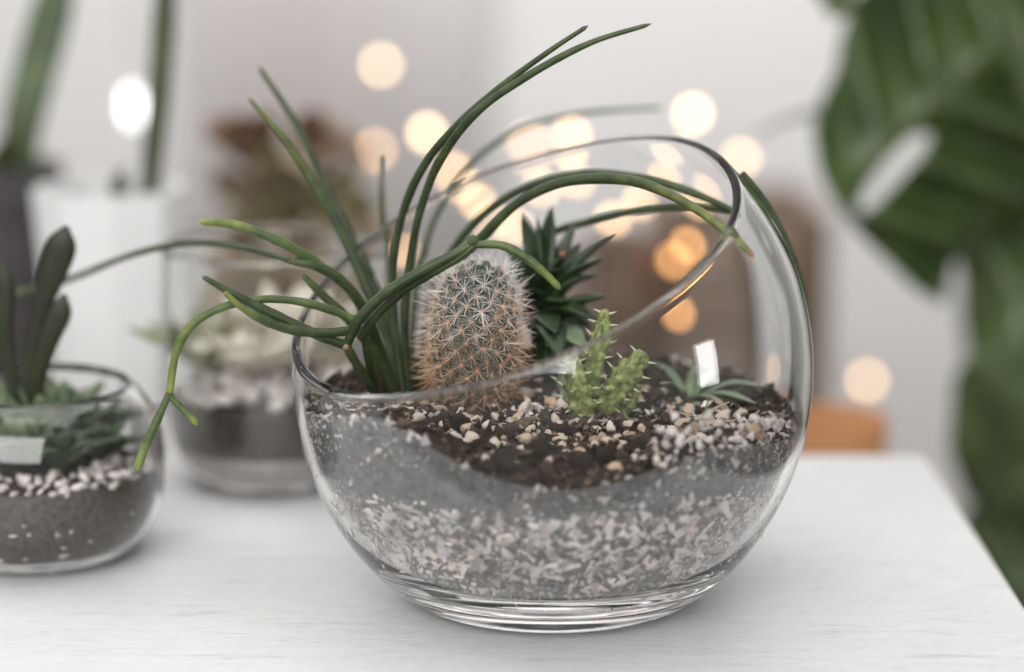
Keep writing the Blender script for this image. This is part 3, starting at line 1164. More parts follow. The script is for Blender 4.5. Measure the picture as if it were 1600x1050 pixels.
def fleshy(parent, base, tip, w, lift, m, th=0.45, peak=0.3, tipmat=None, name='leaf', n=14):
    P = leaf_path(base, tip, lift, n)
    W = leaf_widths(n, w, peak)
    d = P[-1] - P[0]
    ref = np.array([0, 0, 1.0]) if abs(d[2]) < 0.8 * np.linalg.norm(d) else np.array([-d[0], -d[1], 0.001])
    v, f = blade(P, W, W * th, ref)
    o = part(name, mesh(name, v, f), m, parent)
    if tipmat:
        c = P[-1] - (P[-1] - P[-3]) * 0.4
        v, f = tube(spline([P[-3], P[-2], P[-1] + (P[-1] - P[-2]) * 0.3], 6), np.array([W[-3], W[-3] * .95, W[-2], W[-2] * .8, W[-1], W[-1] * .4]) * 0.72, 8)
        part('leaf_tip', mesh('leaf_tip', v, f), tipmat, o)
    return o


HY = 0.045
hb = at(842, 520, HY)
haw = thing('rosette_succulent', 'dark green rosette succulent with pointed leaves behind the ball cactus', 'plant', (hb.x, hb.y, 0.074))
hc = np.array(at(845, 470, HY))
hlow = np.array(at(845, 545, HY))
for px, py, Y, w_, lift, k in ((862, 322, .05, 15, .0, 0), (815, 335, .06, 15, .002, 0), (900, 345, .055, 13, .003, 0), (962, 362, .045, 15, .006, 0), (886, 393, .04, 13, .006, 1), (940, 404, .03, 15, .006, 0), (948, 462, .03, 18, .008, 0),
                               (790, 380, .06, 16, .006, 0), (915, 545, .005, 17, .006, 2), (780, 430, .06, 18, .008, 0), (905, 500, .05, 18, .008, 0), (925, 515, .075, 16, .01, 0), (830, 400, .03, 16, .004, 0), (868, 520, .01, 17, .01, 0), (850, 360, .08, 14, .003, 0), (935, 430, .04, 16, .008, 0), (945, 405, .06, 16, .008, 0), (932, 500, .02, 18, .012, 0), (900, 565, .03, 18, .012, 0), (875, 560, .0, 18, .012, 0), (928, 540, .05, 18, .012, 0), (905, 378, .07, 15, .004, 0), (880, 470, .02, 17, .01, 0), (840, 340, .045, 14, .0, 0), (870, 420, .025, 15, .006, 0), (920, 480, .06, 17, .01, 0), (830, 450, .025, 17, .008, 0), (800, 500, .05, 18, .01, 0), (890, 430, .08, 16, .01, 0)):
    b0 = hc if py < 450 else (hc + hlow) / 2
    fleshy(haw, b0 + rng.normal(0, 0.0015, 3), np.array(at(px, py, Y)), 1.6 * w_ / 4080, lift * 0.6, M_GREYLEAF if k == 2 else M_HAW, 0.42, 0.3, M_HAWTIP if k == 1 else None)
v, f = tube(spline([np.array([hb.x, hb.y, 0.0715]), hlow, hc], 8), np.linspace(0.0052, 0.004, 8), 10)
part('stalk', mesh('stalk', v, f), M_HAW, haw)

# small toothed succulent on the right of the middle
TB = at(932, 655, -0.012)
tos = thing('toothed_succulent', 'small light green succulent with toothed angular stems standing on the pebbles', 'plant', (TB.x, TB.y, 0.0735))
TOOTH = None


def toothed(ctrl, rads, nt, m=M_TOOTHED, teeth=True):
    """four-edged stem, each edge drawn out into a saw of soft teeth"""
    global TOOTH
    n = nt * 8 + 1
    P = spline([tuple(at(*c)) for c in ctrl], n)
    R = np.interp(np.linspace(0, 1, n), np.linspace(0, 1, len(rads)), np.array(rads) * 0.86 / 4080)
    K8 = 16
    ang = np.arange(K8) * 2 * PI / K8
    jit = rng.uniform(0.7, 1.3, (nt + 2, 4))

    def prof(i, u):
        tw = 0.5 + 0.7 * u
        saw = (i % 8) / 8
        saw = (0.25 + 0.75 * saw / 0.75) if saw < 0.75 else 1.0 - 3.0 * (saw - 0.75)
        q = np.full(K8, 0.62)
        for a in range(4):
            q[a * 4] = 0.74 + 0.62 * saw * jit[i // 8, a]
            q[(a * 4 + 1) % K8] = 0.70 + 0.10 * saw
            q[(a * 4 - 1) % K8] = 0.70 + 0.10 * saw
        return np.stack([np.cos(ang + tw), np.sin(ang + tw)], 1) * (R[i] * q)[:, None]
    v, f = sweep(P, prof, np.array([0.1, -1, 0.2]))
    o = part('stem', mesh('stem', v, f), m, tos)
    if TOOTH is None:
        tv, tf = tube([(0, 0, -.0005), (0, 0, .0009), (0.0004, 0, .0026)], np.array([.00055, .00036, .00005]), 5)
        TOOTH = mesh('tooth', tv, tf)
        TOOTH.materials.append(M_TOOTH)
    T, N, B = frames(P, np.array([0.1, -1, 0.2]))
    for q in range(nt):
        i = min(n - 1, q * 8 + 6)
        for a in range(4):
            an = a * PI / 2 + 0.5 + 0.7 * i / (n - 1)
            d = N[i] * math.cos(an) + B[i] * math.sin(an)
            w_ = Vector(d + T[i] * random.uniform(0.1, 0.7)).normalized()
            to = link('tooth', TOOTH, None, o)
            to.location = Vector(P[i] + d * R[i] * (0.66 + 0.60 * jit[q, a]))
            to.rotation_euler = w_.to_track_quat('Z', 'Y').to_euler()


toothed([(930, 664, -.010), (922, 612, -.012), (930, 560, -.014), (941, 515, -.015), (946, 484, -.015)], [19, 22, 18, 15, 6], 7)
toothed([(918, 672, -.016), (906, 628, -.020), (902, 592, -.022), (898, 558, -.023)], [24, 28, 20, 7], 5)
toothed([(930, 668, -.014), (953, 622, -.018), (978, 588, -.020), (1006, 552, -.021)], [20, 24, 26, 12], 6)
toothed([(936, 676, -.012), (962, 652, -.012), (982, 628, -.012), (1000, 602, -.012)], [12, 15, 15, 6], 6)
toothed([(900, 680, -.004), (888, 640, -.002), (882, 605, .0), (884, 560, .0)], [14, 17, 15, 5], 5, M_GREYLEAF)

# slender grey-green leaves low on the right
LB = at(1075, 628, 0.02)
lv = thing('slender_succulent', 'low slender grey green leaves lying near the right wall of the slant-cut bowl', 'plant', (LB.x, LB.y, 0.075))
for px, py, Y, w_, lift in ((1205, 606, .01, 14, .005), (1185, 632, -.01, 14, .004), (1120, 662, -.025, 12, .003), (1018, 566, .04, 9, .004), (1030, 600, .0, 9, .004), (1135, 580, .05, 9, .004), (1090, 570, .04, 9, .002), (1150, 652, -.02, 8, .004)):
    fleshy(lv, np.array(LB) + rng.normal(0, 0.001, 3), np.array(at(px, py, Y)), w_ / 4080, lift, M_GREYLEAF, 0.4, 0.35)


# ------------------------------------------------------------------ glass vessels with round belly (used twice, each to its own measure)
def vessel(name, label, c, prof, th, foot=0.004):
    """prof: outer (r, z) from foot to rim"""
    o = spline(prof, 44)
    d = np.gradient(o, axis=0)
    nn = np.stack([-d[:, 1], d[:, 0]], 1)
    nn /= np.linalg.norm(nn, axis=1)[:, None]
    inn = o + nn * th
    inn[:, 1] = np.maximum(inn[:, 1], foot)
    inn[:, 0] = np.maximum(inn[:, 0], 0.0005)
    rimm = [tuple((o[-1] + inn[-1]) / 2 + (o[-1] - inn[-1]) / 2 * math.cos(a) + np.array([0, th / 2]) * math.sin(a)) for a in (PI * .25, PI * .5, PI * .75)]
    full = [(0.0002, prof[0][1] + 0.0006)] + [tuple(q) for q in o] + rimm + [tuple(q) for q in inn[::-1]] + [(0.0002, foot)]
    v, f = revolve(full, c, 72)
    t = thing(name, label, 'bowl', c)
    part('bowl_wall', mesh(name, v, f, True, True), M_GLASS, t)
    return t, inn


def filling(t, c, inn, ztop, mats_b, bump_, gap=0.0007, zb=0.0055):
    iz, ir = inn[:, 1], inn[:, 0]
    k_ = np.argsort(iz, kind='stable')
    rz = lambda z: float(np.interp(z, iz[k_], ir[k_])) - gap
    prof = [(0.0002, zb)] + [(rz(zb + (ztop - zb) * i / 14), zb + (ztop - zb) * i / 14) for i in range(15)]
    R = prof[-1][0]
    prof += [(R * (1 - i / 10) + 0.0002, ztop + bump_ * math.sin(i / 10 * PI / 2) + 0.001 * math.sin(i * 2.2)) for i in range(1, 11)]
    v, f = revolve(prof, c, 60)
    v = [(x + rng.normal(0, .0003), y + rng.normal(0, .0003), z + rng.normal(0, .0003)) for x, y, z in v]
    part('soil', mesh('soil', v, f), mats_b, t)
    return rz, (lambda x, y: c[2] + ztop + bump_ * math.sin(max(0, 1 - math.hypot(x - c[0], y - c[1]) / R) * PI / 2))


# left bowl
JY = 0.054
jc = at(58, 700, JY)
jc = (jc.x, JY, 0.0)
sj = scale_at(JY)
jar, jin = vessel('glass_bowl', 'smaller clear glass bowl cut by the left edge, holding soil and rosettes', jc,
                  [(0.024, 0.0), (0.034, 0.0012), (0.0440, 0.008), (0.0500, 0.020), (0.0515, 0.035), (0.0507, 0.049), (0.0475, 0.060), (0.0425, 0.0675), (0.0385, 0.0710)], 0.0026, 0.0065)
jsub = thing('planting_mix', 'dark soil topped with white pebbles in the bowl at the left edge', 'soil', (jc[0], jc[1], 0.009))
rz, jh = filling(jsub, jc, jin, 0.0345, M_SOIL, 0.006, zb=0.0082)
jb = Vector(jsub.location)
got = 0
pl = []
while got < 90:
    a = random.uniform(-PI, 0.15)
    rr_ = random.uniform(0.026, 0.0455)
    x, y = jc[0] + rr_ * math.cos(a), jc[1] + rr_ * math.sin(a)
    s = random.uniform(0.0018, 0.0038)
    if x < -0.27 or rr_ + s * 1.3 > rz(0.037) or any((x - q) ** 2 + (y - w_) ** 2 < (0.75 * (s + e)) ** 2 for q, w_, e in pl):
        if random.random() < 0.01:
            got += 1
        continue
    pl.append((x, y, s))
    lay(ROCKW, 'pebble', x, y, s, jsub, jb, jh, 0.1)
    got += 1
# pebbles sunk in the soil against the glass
for k in range(26):
    a = random.uniform(-2.4, -0.2)
    z = random.uniform(0.010, 0.028)
    s = random.uniform(0.0015, 0.0030)
    R = rz(z) - s * 0.75
    o = link('pebble', random.choice(ROCKW), None, jsub, loc=Vector((jc[0] + R * math.cos(a), jc[1] + R * math.sin(a), z)) - jb, rot=(0, 0, a), scl=(s, s, s * 0.9))

M_PALEGREEN = mat('pale_green_leaf', (0.065, 0.105, 0.045), 0.5, col2=(0.17, 0.22, 0.12), scale=80)
M_MIDGREEN = mat('mid_green_leaf', (0.028, 0.05, 0.02), 0.5, col2=(0.06, 0.095, 0.035), scale=80)
M_DARKPAD = mat('dark_pad', (0.012, 0.018, 0.006), 0.5, col2=(0.025, 0.034, 0.011), scale=60)


def rosette(name, label, c, n, L, w_, m, tilt0=0.4, tilt1=1.4, cat='plant'):
    t = thing(name, label, cat, c)
    for k in range(n):
        u = k / (n - 1)
        az = k * 2.4 + random.gauss(0, 0.1)
        el = tilt0 + (tilt1 - tilt0) * u
        l_ = L * (1 - 0.45 * u) * random.uniform(0.9, 1.1)
        d = np.array([math.cos(az) * math.cos(el), math.sin(az) * math.cos(el), math.sin(el)])
        b0 = np.array(c) + np.array([0, 0, 0.003])
        fleshy(t, b0, b0 + d * l_, w_ * (1 - 0.3 * u), 0.004 * (1 - u), m, 0.4, 0.5, None, 'leaf', 12)
    return t


for (px, py, Y), n_, L, w_, m_, lab in (
        ((30, 690, .040), 22, .030, .0060, M_PALEGREEN, 'pale green rosette succulent over the pebbles of the left edge bowl'),
        ((150, 690, .050), 18, .024, .0050, M_MIDGREEN, 'mid green rosette succulent on the right in the left edge bowl'),
        ((88, 690, .036), 20, .026, .0052, M_MIDGREEN, 'mid green rosette between the two paler ones in the left edge bowl'),
        ((70, 668, .072), 22, .042, .0062, M_PALEGREEN, 'taller pale green rosette at the back of the left edge bowl'),
        ((120, 668, .078), 20, .036, .0058, M_MIDGREEN, 'dark green rosette at the back near the rim of the left edge bowl')):
    p = at(px, py, Y)
    rosette('rosette_succulent', lab, (p.x, p.y, jh(p.x, p.y) - 0.001), n_, L, w_, m_)


def paddle(parent, ctrl, wids, m, th=0.28, name='pad', n=26, ref=(0, -1, 0.15), sc=None):
    P = spline([tuple(at(*c)) for c in ctrl], n)
    W = spline([(q,) for q in wids], n)[:, 0] / (sc or sj)
    W = np.maximum(W, 0.0004)
    v, f = sweep(P, lambda i, u: np.stack([CIRC[10][:, 0] * max(W[i] * th, 0.0003), CIRC[10][:, 1] * W[i]], 1), np.array(ref, float))
    return part(name, mesh(name, v, f), m, parent)


p = at(45, 670, .072)
pad = thing('paddle_succulent', 'dark green club-leaved succulent rising from the bowl at the left edge', 'plant', (p.x, p.y, jh(p.x, p.y)))
paddle(pad, [(42, 690, .07), (40, 600, .07), (58, 510, .07), (76, 445, .07), (94, 388, .07), (104, 353, .07)], [9, 10, 11, 15, 24, 25, 4], M_DARKPAD)
paddle(pad, [(58, 690, .068), (58, 600, .066), (74, 535, .065), (92, 492, .065), (101, 460, .065)], [9, 12, 16, 19, 19, 4], M_DARKPAD)
paddle(pad, [(30, 690, .07), (16, 580, .07), (4, 510, .07), (8, 450, .07), (0, 410, .07)], [9, 11, 15, 18, 15, 4], M_DARKPAD)

# ------------------------------------------------------------------ second bowl behind, on the far side of the table
KY = 0.172
kc = at(432, 700, KY)
kc = (kc.x, KY, 0.0)
kb, kin = vessel('glass_bowl', 'blurred glass bowl behind, half hidden by the large bowl, with white stones', kc,
                 [(0.024, 0.0), (0.034, 0.0010), (0.0440, 0.007), (0.0500, 0.018), (0.0520, 0.034), (0.0522, 0.056), (0.0515, 0.078), (0.0505, 0.098), (0.0500, 0.108)], 0.0026, 0.0065)
ksub = thing('planting_mix', 'dark soil band over pale gravel in the blurred bowl behind', 'soil', (kc[0], kc[1], 0.009))
M_GREYPINK = mat('grey_gravel', (0.40, 0.36, 0.345), 0.9, 0.2, 150)
iz, ir = kin[:, 1], kin[:, 0]
ks = np.argsort(iz, kind='stable')
krz = lambda z: float(np.interp(z, iz[ks], ir[ks])) - 0.0007
v, f = revolve([(0.0002, 0.0082)] + [(krz(0.0082 + 0.0115 * i / 8), 0.0082 + 0.0115 * i / 8) for i in range(9)] + [(0.0002, 0.0197)], kc, 60)
part('gravel_bed', mesh('gravel_bed', v, f), M_GREYPINK, ksub)
rz2, kh = filling(ksub, kc, kin, 0.040, M_SOIL, 0.006, zb=0.0199)
kbv = Vector(ksub.location)
pl = []
for k in range(600):
    a, rr_ = random.uniform(-PI, 0.3), 0.046 * math.sqrt(random.random())
    x, y = kc[0] + rr_ * math.cos(a), kc[1] + rr_ * math.sin(a)
    s = random.uniform(0.0035, 0.0085)
    if rr_ + s * 1.3 > rz2(0.046) or any((x - q) ** 2 + (y - w_) ** 2 < (0.72 * (s + e)) ** 2 for q, w_, e in pl) or len(pl) > 60:
        continue
    pl.append((x, y, s))
    lay(ROCKW, 'stone', x, y, s, ksub, kbv, kh, 0.0)
M_SAGE = mat('sage_leaf', (0.17, 0.19, 0.085), 0.6, col2=(0.34, 0.34, 0.19), scale=60)
M_CREAM = mat('cream_leaf', (0.62, 0.56, 0.44), 0.6, col2=(0.74, 0.70, 0.62), scale=60)
for (px, py, Y), n_, L, w_, m_, lab in (
        ((325, 560, .172), 20, .045, .0070, M_SAGE, 'yellowish sage rosette in the blurred bowl behind'),
        ((385, 545, .160), 22, .034, .0100, M_CREAM, 'cream white rosette in the middle of the blurred bowl behind'),
        ((450, 520, .19), 22, .052, .0085, M_CREAM, 'tall cream rosette in the blurred bowl behind, nearest the large bowl')):
    p = at(px, py, Y)
    rosette('rosette_succulent', lab, (p.x, p.y, kh(p.x, p.y) + 0.004), n_, L, w_, m_, 0.3, 1.35)


# ------------------------------------------------------------------ blurred things on the bench
def pot(name, label, cat, px, ytop, Y, rt_px, rb_px, m, facets=48, rim=True, zb=BZ, soil=True):
    """tapered open pot standing on the bench, sized by what the photo shows of its top"""
    s = scale_at(Y)
    top = at(px, ytop, Y)
    c = (top.x, Y, zb)
    H = top.z - zb
    rt, rb_ = rt_px / s, rb_px / s
    th = 0.006
    prof = [(0.0003, 0.0), (rb_, 0.0), (rb_ + (rt - rb_) * 0.5, H * 0.5), (rt, H)]
    prof += [(rt - th, H), (rt - th, H - 0.012), (0.0003, H - 0.014)]
    v, f = revolve(prof, c, facets)
    t = thing(name, label, cat, c)
    part('pot_wall', mesh(name, v, f, False, True), m, t)
    if rim and facets > 16:
        v, f = revolve([(rt - 0.001, H - 0.02), (rt + 0.004, H - 0.02), (rt + 0.004, H + 0.002), (rt - th - 0.001, H + 0.002), (rt - th - 0.001, H - 0.02), (rt - 0.001, H - 0.02)], c, facets)
        part('rim', mesh('rim', v, f, False, True), m, t)
    if soil:
        v, f = revolve([(0.0003, H - 0.011), (rt - th - 0.001, H - 0.012)], c, facets)
        part('soil', mesh('soil', v, f), M_SOIL, t)
    return t, c, H, rt


M_WHITEPOT = mat('white_ceramic', (0.80, 0.80, 0.795), 0.35, 0.02, 10)
M_CHARC = mat('charcoal_pot', (0.055, 0.05, 0.05), 0.7, 0.2, 30)
M_SNAKE = mat('snake_leaf', (0.035, 0.055, 0.02), 0.45, col2=(0.12, 0.17, 0.085), scale=25, stretch=(1, 1, 4))
M_SNAKED = mat('dark_snake_leaf', (0.035, 0.038, 0.018), 0.5, col2=(0.07, 0.085, 0.035), scale=25)
wp, wc, wh, wr = pot('planter', 'white faceted tapered planter behind the bowl at the left edge', 'pot', 172, 292, 0.36, 122, 70, M_WHITEPOT, 9)
cp, cc, chh, cr = pot('planter', 'charcoal planter in the far left corner with a leaning leaf', 'pot', -20, 262, 0.50, 105, 70, M_CHARC)
s36, s50 = scale_at(0.36), scale_at(0.50)
t = thing('snake_plant', 'upright dark green leaf rising from the white faceted planter', 'plant', (wc[0], wc[1], wc[2] + wh - 0.012))
paddle(t, [(232, 322, .36), (240, 230, .36), (250, 120, .36), (258, 0, .36), (268, -160, .36)], [14, 18, 19, 18, 3], M_SNAKED, 0.2, 'leaf', 20, sc=s36)
paddle(t, [(195, 322, .37), (185, 290, .37), (196, 262, .37)], [12, 14, 3], M_SNAKED, 0.2, 'leaf', 14, sc=s36)
t = thing('snake_plant', 'broad green leaf leaning from the charcoal planter in the far left corner', 'plant', (cc[0], cc[1], cc[2] + chh - 0.012))
paddle(t, [(28, 300, .50), (34, 200, .50), (58, 100, .50), (88, -10, .50), (118, -140, .50)], [24, 32, 34, 30, 3], M_SNAKE, 0.15, 'leaf', 20, sc=s50)
paddle(t, [(5, 300, .49), (8, 240, .48), (30, 205, .47)], [18, 22, 3], M_SNAKED, 0.15, 'leaf', 14, sc=s50)

# dark slim bottle and rust-necked vase
M_DARKFILL = mat('dark_filler', (0.045, 0.04, 0.038), 0.35, 0.2, 20)
p = at(268, 430, 0.42)
s = scale_at(0.42)
H = p.z - BZ
v, f = revolve([(0.0003, 0), (34 / s, 0), (38 / s, H * 0.1), (38 / s, H * 0.72), (28 / s, H * 0.86), (14 / s, H * 0.94), (14 / s, H), (0.0003, H)], (p.x, 0.42, BZ), 36)
o = thing('filler', 'slim dark bottle standing beside the white faceted planter', 'filler', (p.x, 0.42, BZ))  # dark form put in to fill the dark strip beside the planter
part('filler_body', mesh('filler', v, f, True, True), M_DARKFILL, o)

# bushy plant with rust brown top leaves
VY = 0.55
M_OLIVE = mat('olive_leaf', (0.13, 0.12, 0.05), 0.6, col2=(0.26, 0.23, 0.12), scale=40)
M_TAN = mat('tan_leaf', (0.36, 0.27, 0.18), 0.6, col2=(0.52, 0.42, 0.30), scale=40)
M_RUST = mat('rust_leaf', (0.15, 0.085, 0.05), 0.6, col2=(0.26, 0.15, 0.095), scale=40)
M_CLAYPOT = mat('clay_pot', (0.42, 0.34, 0.27), 0.7, 0.12, 20)
pt, pc, ph_, pr_ = pot('planter', 'tan pot hidden behind the blurred bowl, holding the rust leaved plant', 'pot', 448, 520, VY, 95, 66, M_CLAYPOT)
p = Vector((pc[0], pc[1], pc[2] + ph_ - 0.012))
shr = thing('leafy_plant', 'blurred bushy plant with rust brown top leaves behind the trailing stems', 'plant', tuple(p))
sv = scale_at(VY)
LM_ = []
for m in (M_RUST, M_OLIVE, M_TAN):
    L_ = 0.030
    P = leaf_path((0, 0, 0), (L_, 0, 0.002), 0.004, 10)
    W = leaf_widths(10, 0.0095, 0.45)
    v, f = blade(P, W, W * 0.12, np.array([0, 0, 1.0]), 8)
    me = mesh('leaf', v, f)
    me.materials.append(m)
    LM_.append(me)
for k in range(150):
    u = random.random()
    py = 192 + 330 * u
    half = (78 if py < 300 else 78 + 40 * min(1, (py - 300) / 80)) * math.sqrt(max(0.05, 1 - max(0, (225 - py) / 36) ** 2))
    q = at(448 + random.uniform(-half, half), py, VY + random.uniform(-0.03, 0.03))
    km = (2 if random.random() < 0.15 else 0) if py < 268 + random.uniform(-20, 20) else (1 if random.random() < (0.75 if py < 360 else 0.4) else 2)
    o = link('leaf', LM_[km], None, shr, loc=q - p)
    d = Vector((q.x - p.x, q.y - p.y, 0.02)).normalized()
    o.rotation_euler = (random.gauss(0, 0.5), random.uniform(-0.9, 0.5), math.atan2(d.y, d.x) + random.gauss(0, 0.9))
for k in range(9):
    q = at(448 + random.uniform(-60, 60), random.uniform(230, 330), VY + random.uniform(-0.02, 0.02))
    v, f = tube(spline([tuple(p), tuple((p + q) / 2 + Vector((0, 0, 0.01))), tuple(q)], 10), 0.0012, 6)
    part('twig', mesh('twig', v, f), M_RUST, shr)

# terracotta saucer by the far edge on the right
SY = 0.40
p = at(1288, 735, SY)
s = scale_at(SY)
M_TERRA = mat('terracotta', (0.48, 0.22, 0.09), 0.7, 0.18, 18)
H = at(1288, 652, SY).z - BZ
v, f = revolve([(0.0003, 0), (86 / s, 0), (96 / s, H * 0.6), (98 / s, H), (92 / s, H), (88 / s, H * 0.72), (0.0003, H * 0.7)], (p.x, SY, BZ), 48)
t = thing('saucer', 'orange terracotta dish behind the large bowl on the right', 'dish', (p.x, SY, BZ))
part('dish_wall', mesh('dish_wall', v, f, True, True), M_TERRA, t)

# brown slatted crate behind the large bowl
CYY = 1.16
s = scale_at(CYY)
x0, x1 = at(1042, 400, CYY).x, at(1296, 400, CYY).x
zt = at(1200, 338, CYY).z
M_CRATE = mat('brown_wood', (0.22, 0.15, 0.105), 0.7, col2=(0.38, 0.29, 0.23), scale=9, stretch=(2, 2, 14), bump=0.3)
M_CRATED = mat('dark_brown_wood', (0.15, 0.095, 0.06), 0.7, 0.25, 14)
t = thing('crate', 'brown slatted wooden crate behind the large bowl', 'crate', ((x0 + x1) / 2, CYY, BZ2))
nsl = 9
zh = (zt - BZ2) / nsl
for k in range(nsl):
    z0 = BZ2 + k * zh + 0.003
    part('slat', box(x0, x1, CYY - 0.006, CYY + 0.004, z0, z0 + zh - 0.006, 0.001), M_CRATE, t)
    part('slat', box(x0, x1, CYY + 0.196, CYY + 0.206, z0, z0 + zh - 0.006, 0.001), M_CRATE, t)
    for xx in (x0, x1 - 0.010):
        part('slat', box(xx, xx + 0.010, CYY + 0.0045, CYY + 0.1955, z0, z0 + zh - 0.006, 0.001), M_CRATE, t)
for xx in (x0 + 0.002, x1 - 0.024):
    part('post', box(xx, xx + 0.022, CYY - 0.019, CYY - 0.0065, BZ2, zt + 0.002, 0.001), M_CRATED, t)

M_BROWNPOT = mat('brown_glaze', (0.13, 0.085, 0.06), 0.5, col2=(0.24, 0.17, 0.13), scale=18)
M_MAUVEPOT = mat('mauve_glaze', (0.42, 0.34, 0.31), 0.6, col2=(0.55, 0.46, 0.42), scale=18)
pot('planter', 'dark brown pot seen blurred through the large bowl, left of the crate', 'pot', 985, 362, 1.02, 62, 40, M_BROWNPOT, zb=BZ2)
pot('planter', 'mauve pot seen blurred between the rosette and the dark brown pot', 'pot', 885, 395, 1.10, 66, 44, M_MAUVEPOT, zb=BZ2)

# ------------------------------------------------------------------ string of warm bulbs
BULBS = []
for nm, ec, es in (('pale_warm_bulb', (1.0, 0.70, 0.40), 10.5), ('warm_bulb', (1.0, 0.60, 0.29), 7.5), ('orange_bulb', (1.0, 0.45, 0.14), 8.5)):
    m, nt, b, nd, ln = nodes(nm)
    b.inputs['Base Color'].default_value = (0.9, 0.8, 0.65, 1)
    b.inputs['Emission Color'].default_value = (*ec, 1)
    b.inputs['Emission Strength'].default_value = es
    BULBS.append(m)
M_WIRE = mat('copper_wire', (0.35, 0.28, 0.22), 0.4, 0.1, 100)
LY = 1.72
bulbs = [(596, 101, 1.30, 0), (667, 208, 1.05, 0), (585, 235, 1.25, 1), (528, 330, 1.0, 1), (568, 352, 1.0, 0), (604, 378, 0.95, 1), (736, 300, 0.9, 1), (708, 270, 0.95, 1), (758, 332, 1.15, 0), (800, 345, 0.9, 1), (825, 222, 1.15, 1), (893, 212, 0.85, 1), (846, 278, 1.05, 1), (905, 264, 1.0, 1), (965, 332, 0.9, 1), (1012, 302, 0.9, 1),
         (1062, 244, 0.9, 1), (1082, 178, 1.08, 0), (1158, 247, 0.98, 1), (1120, 292, 0.95, 1), (1096, 372, 0.98, 2), (1068, 400, 0.98, 2), (1088, 488, 0.93, 2), (1355, 595, 1.2, 1)]
t = thing('string_lights', 'string of warm glowing bulbs hanging blurred behind the bowls', 'lights', tuple(at(596, 101, 1.75)))
bmes = []
for m in BULBS:
    bm = bmesh.new()
    bmesh.ops.create_uvsphere(bm, u_segments=16, v_segments=10, radius=0.0048)
    bme = bpy.data.meshes.new('bulb')
    bm.to_mesh(bme)
    bm.free()
    bme.polygons.foreach_set('use_smooth', [True] * len(bme.polygons))
    bme.materials.append(m)
    bmes.append(bme)
tl = Vector(t.location)
wp_ = []
for px, py, Y, km in bulbs:
    p = at(px, py, Y)
    link('bulb', bmes[km], None, t, loc=p - tl)
    wp_.append(tuple(p + Vector((0, 0, 0.0052))))
P = spline(wp_, 260)
v, f = tube(P, 0.0006, 5)
part('wire', mesh('wire', v, f), M_WIRE, t)
# white oval and cord added to glow as the far left bright spot
m, nt, b, nd, ln = nodes('white_glow')
b.inputs['Emission Color'].default_value = (1, 1, 1, 1)
b.inputs['Emission Strength'].default_value = 4
p = at(207, 166, 0.95)
t = thing('glowing_oval', 'small white oval added as a lamp hanging between the far left leaves', 'glow', tuple(p))
v, f = revolve([(0.0001, -0.013), (0.0035, -0.010), (0.0055, 0), (0.0035, 0.010), (0.0015, 0.013), (0.0001, 0.013)], tuple(p), 20)
part('bulb', mesh('bulb', v, f, True, True), m, t)
v, f = tube([tuple(p + Vector((0, 0, .0125))), tuple(p + Vector((0, 0, 0.9)))], 0.0007, 5)
part('cord', mesh('cord', v, f), M_WIRE, t)

# ------------------------------------------------------------------ monstera on the right
m, nt, b, nd, ln = nodes('monstera_leaf')
M_MON = m
tc = nd.new('ShaderNodeTexCoord')
nz = nd.new('ShaderNodeTexNoise')
nz.inputs['Scale'].default_value = 22
ln.new(tc.outputs['Object'], nz.inputs['Vector'])
r = ramp(nd, [(0.3, (0.028, 0.056, 0.011)), (0.7, (0.072, 0.12, 0.027))])
ln.new(nz.outputs['Fac'], r.inputs[0])
ln.new(r.outputs[0], b.inputs['Base Color'])
b.inputs['Roughness'].default_value = 0.3
b.inputs['Specular IOR Level'].default_value = 0.7
M_MON2 = mat('monstera_young_leaf', (0.075, 0.115, 0.045), 0.4, col2=(0.13, 0.18, 0.075), scale=20)
M_PETIOLE = mat('monstera_stalk', (0.10, 0.14, 0.05), 0.5, 0.2, 30)


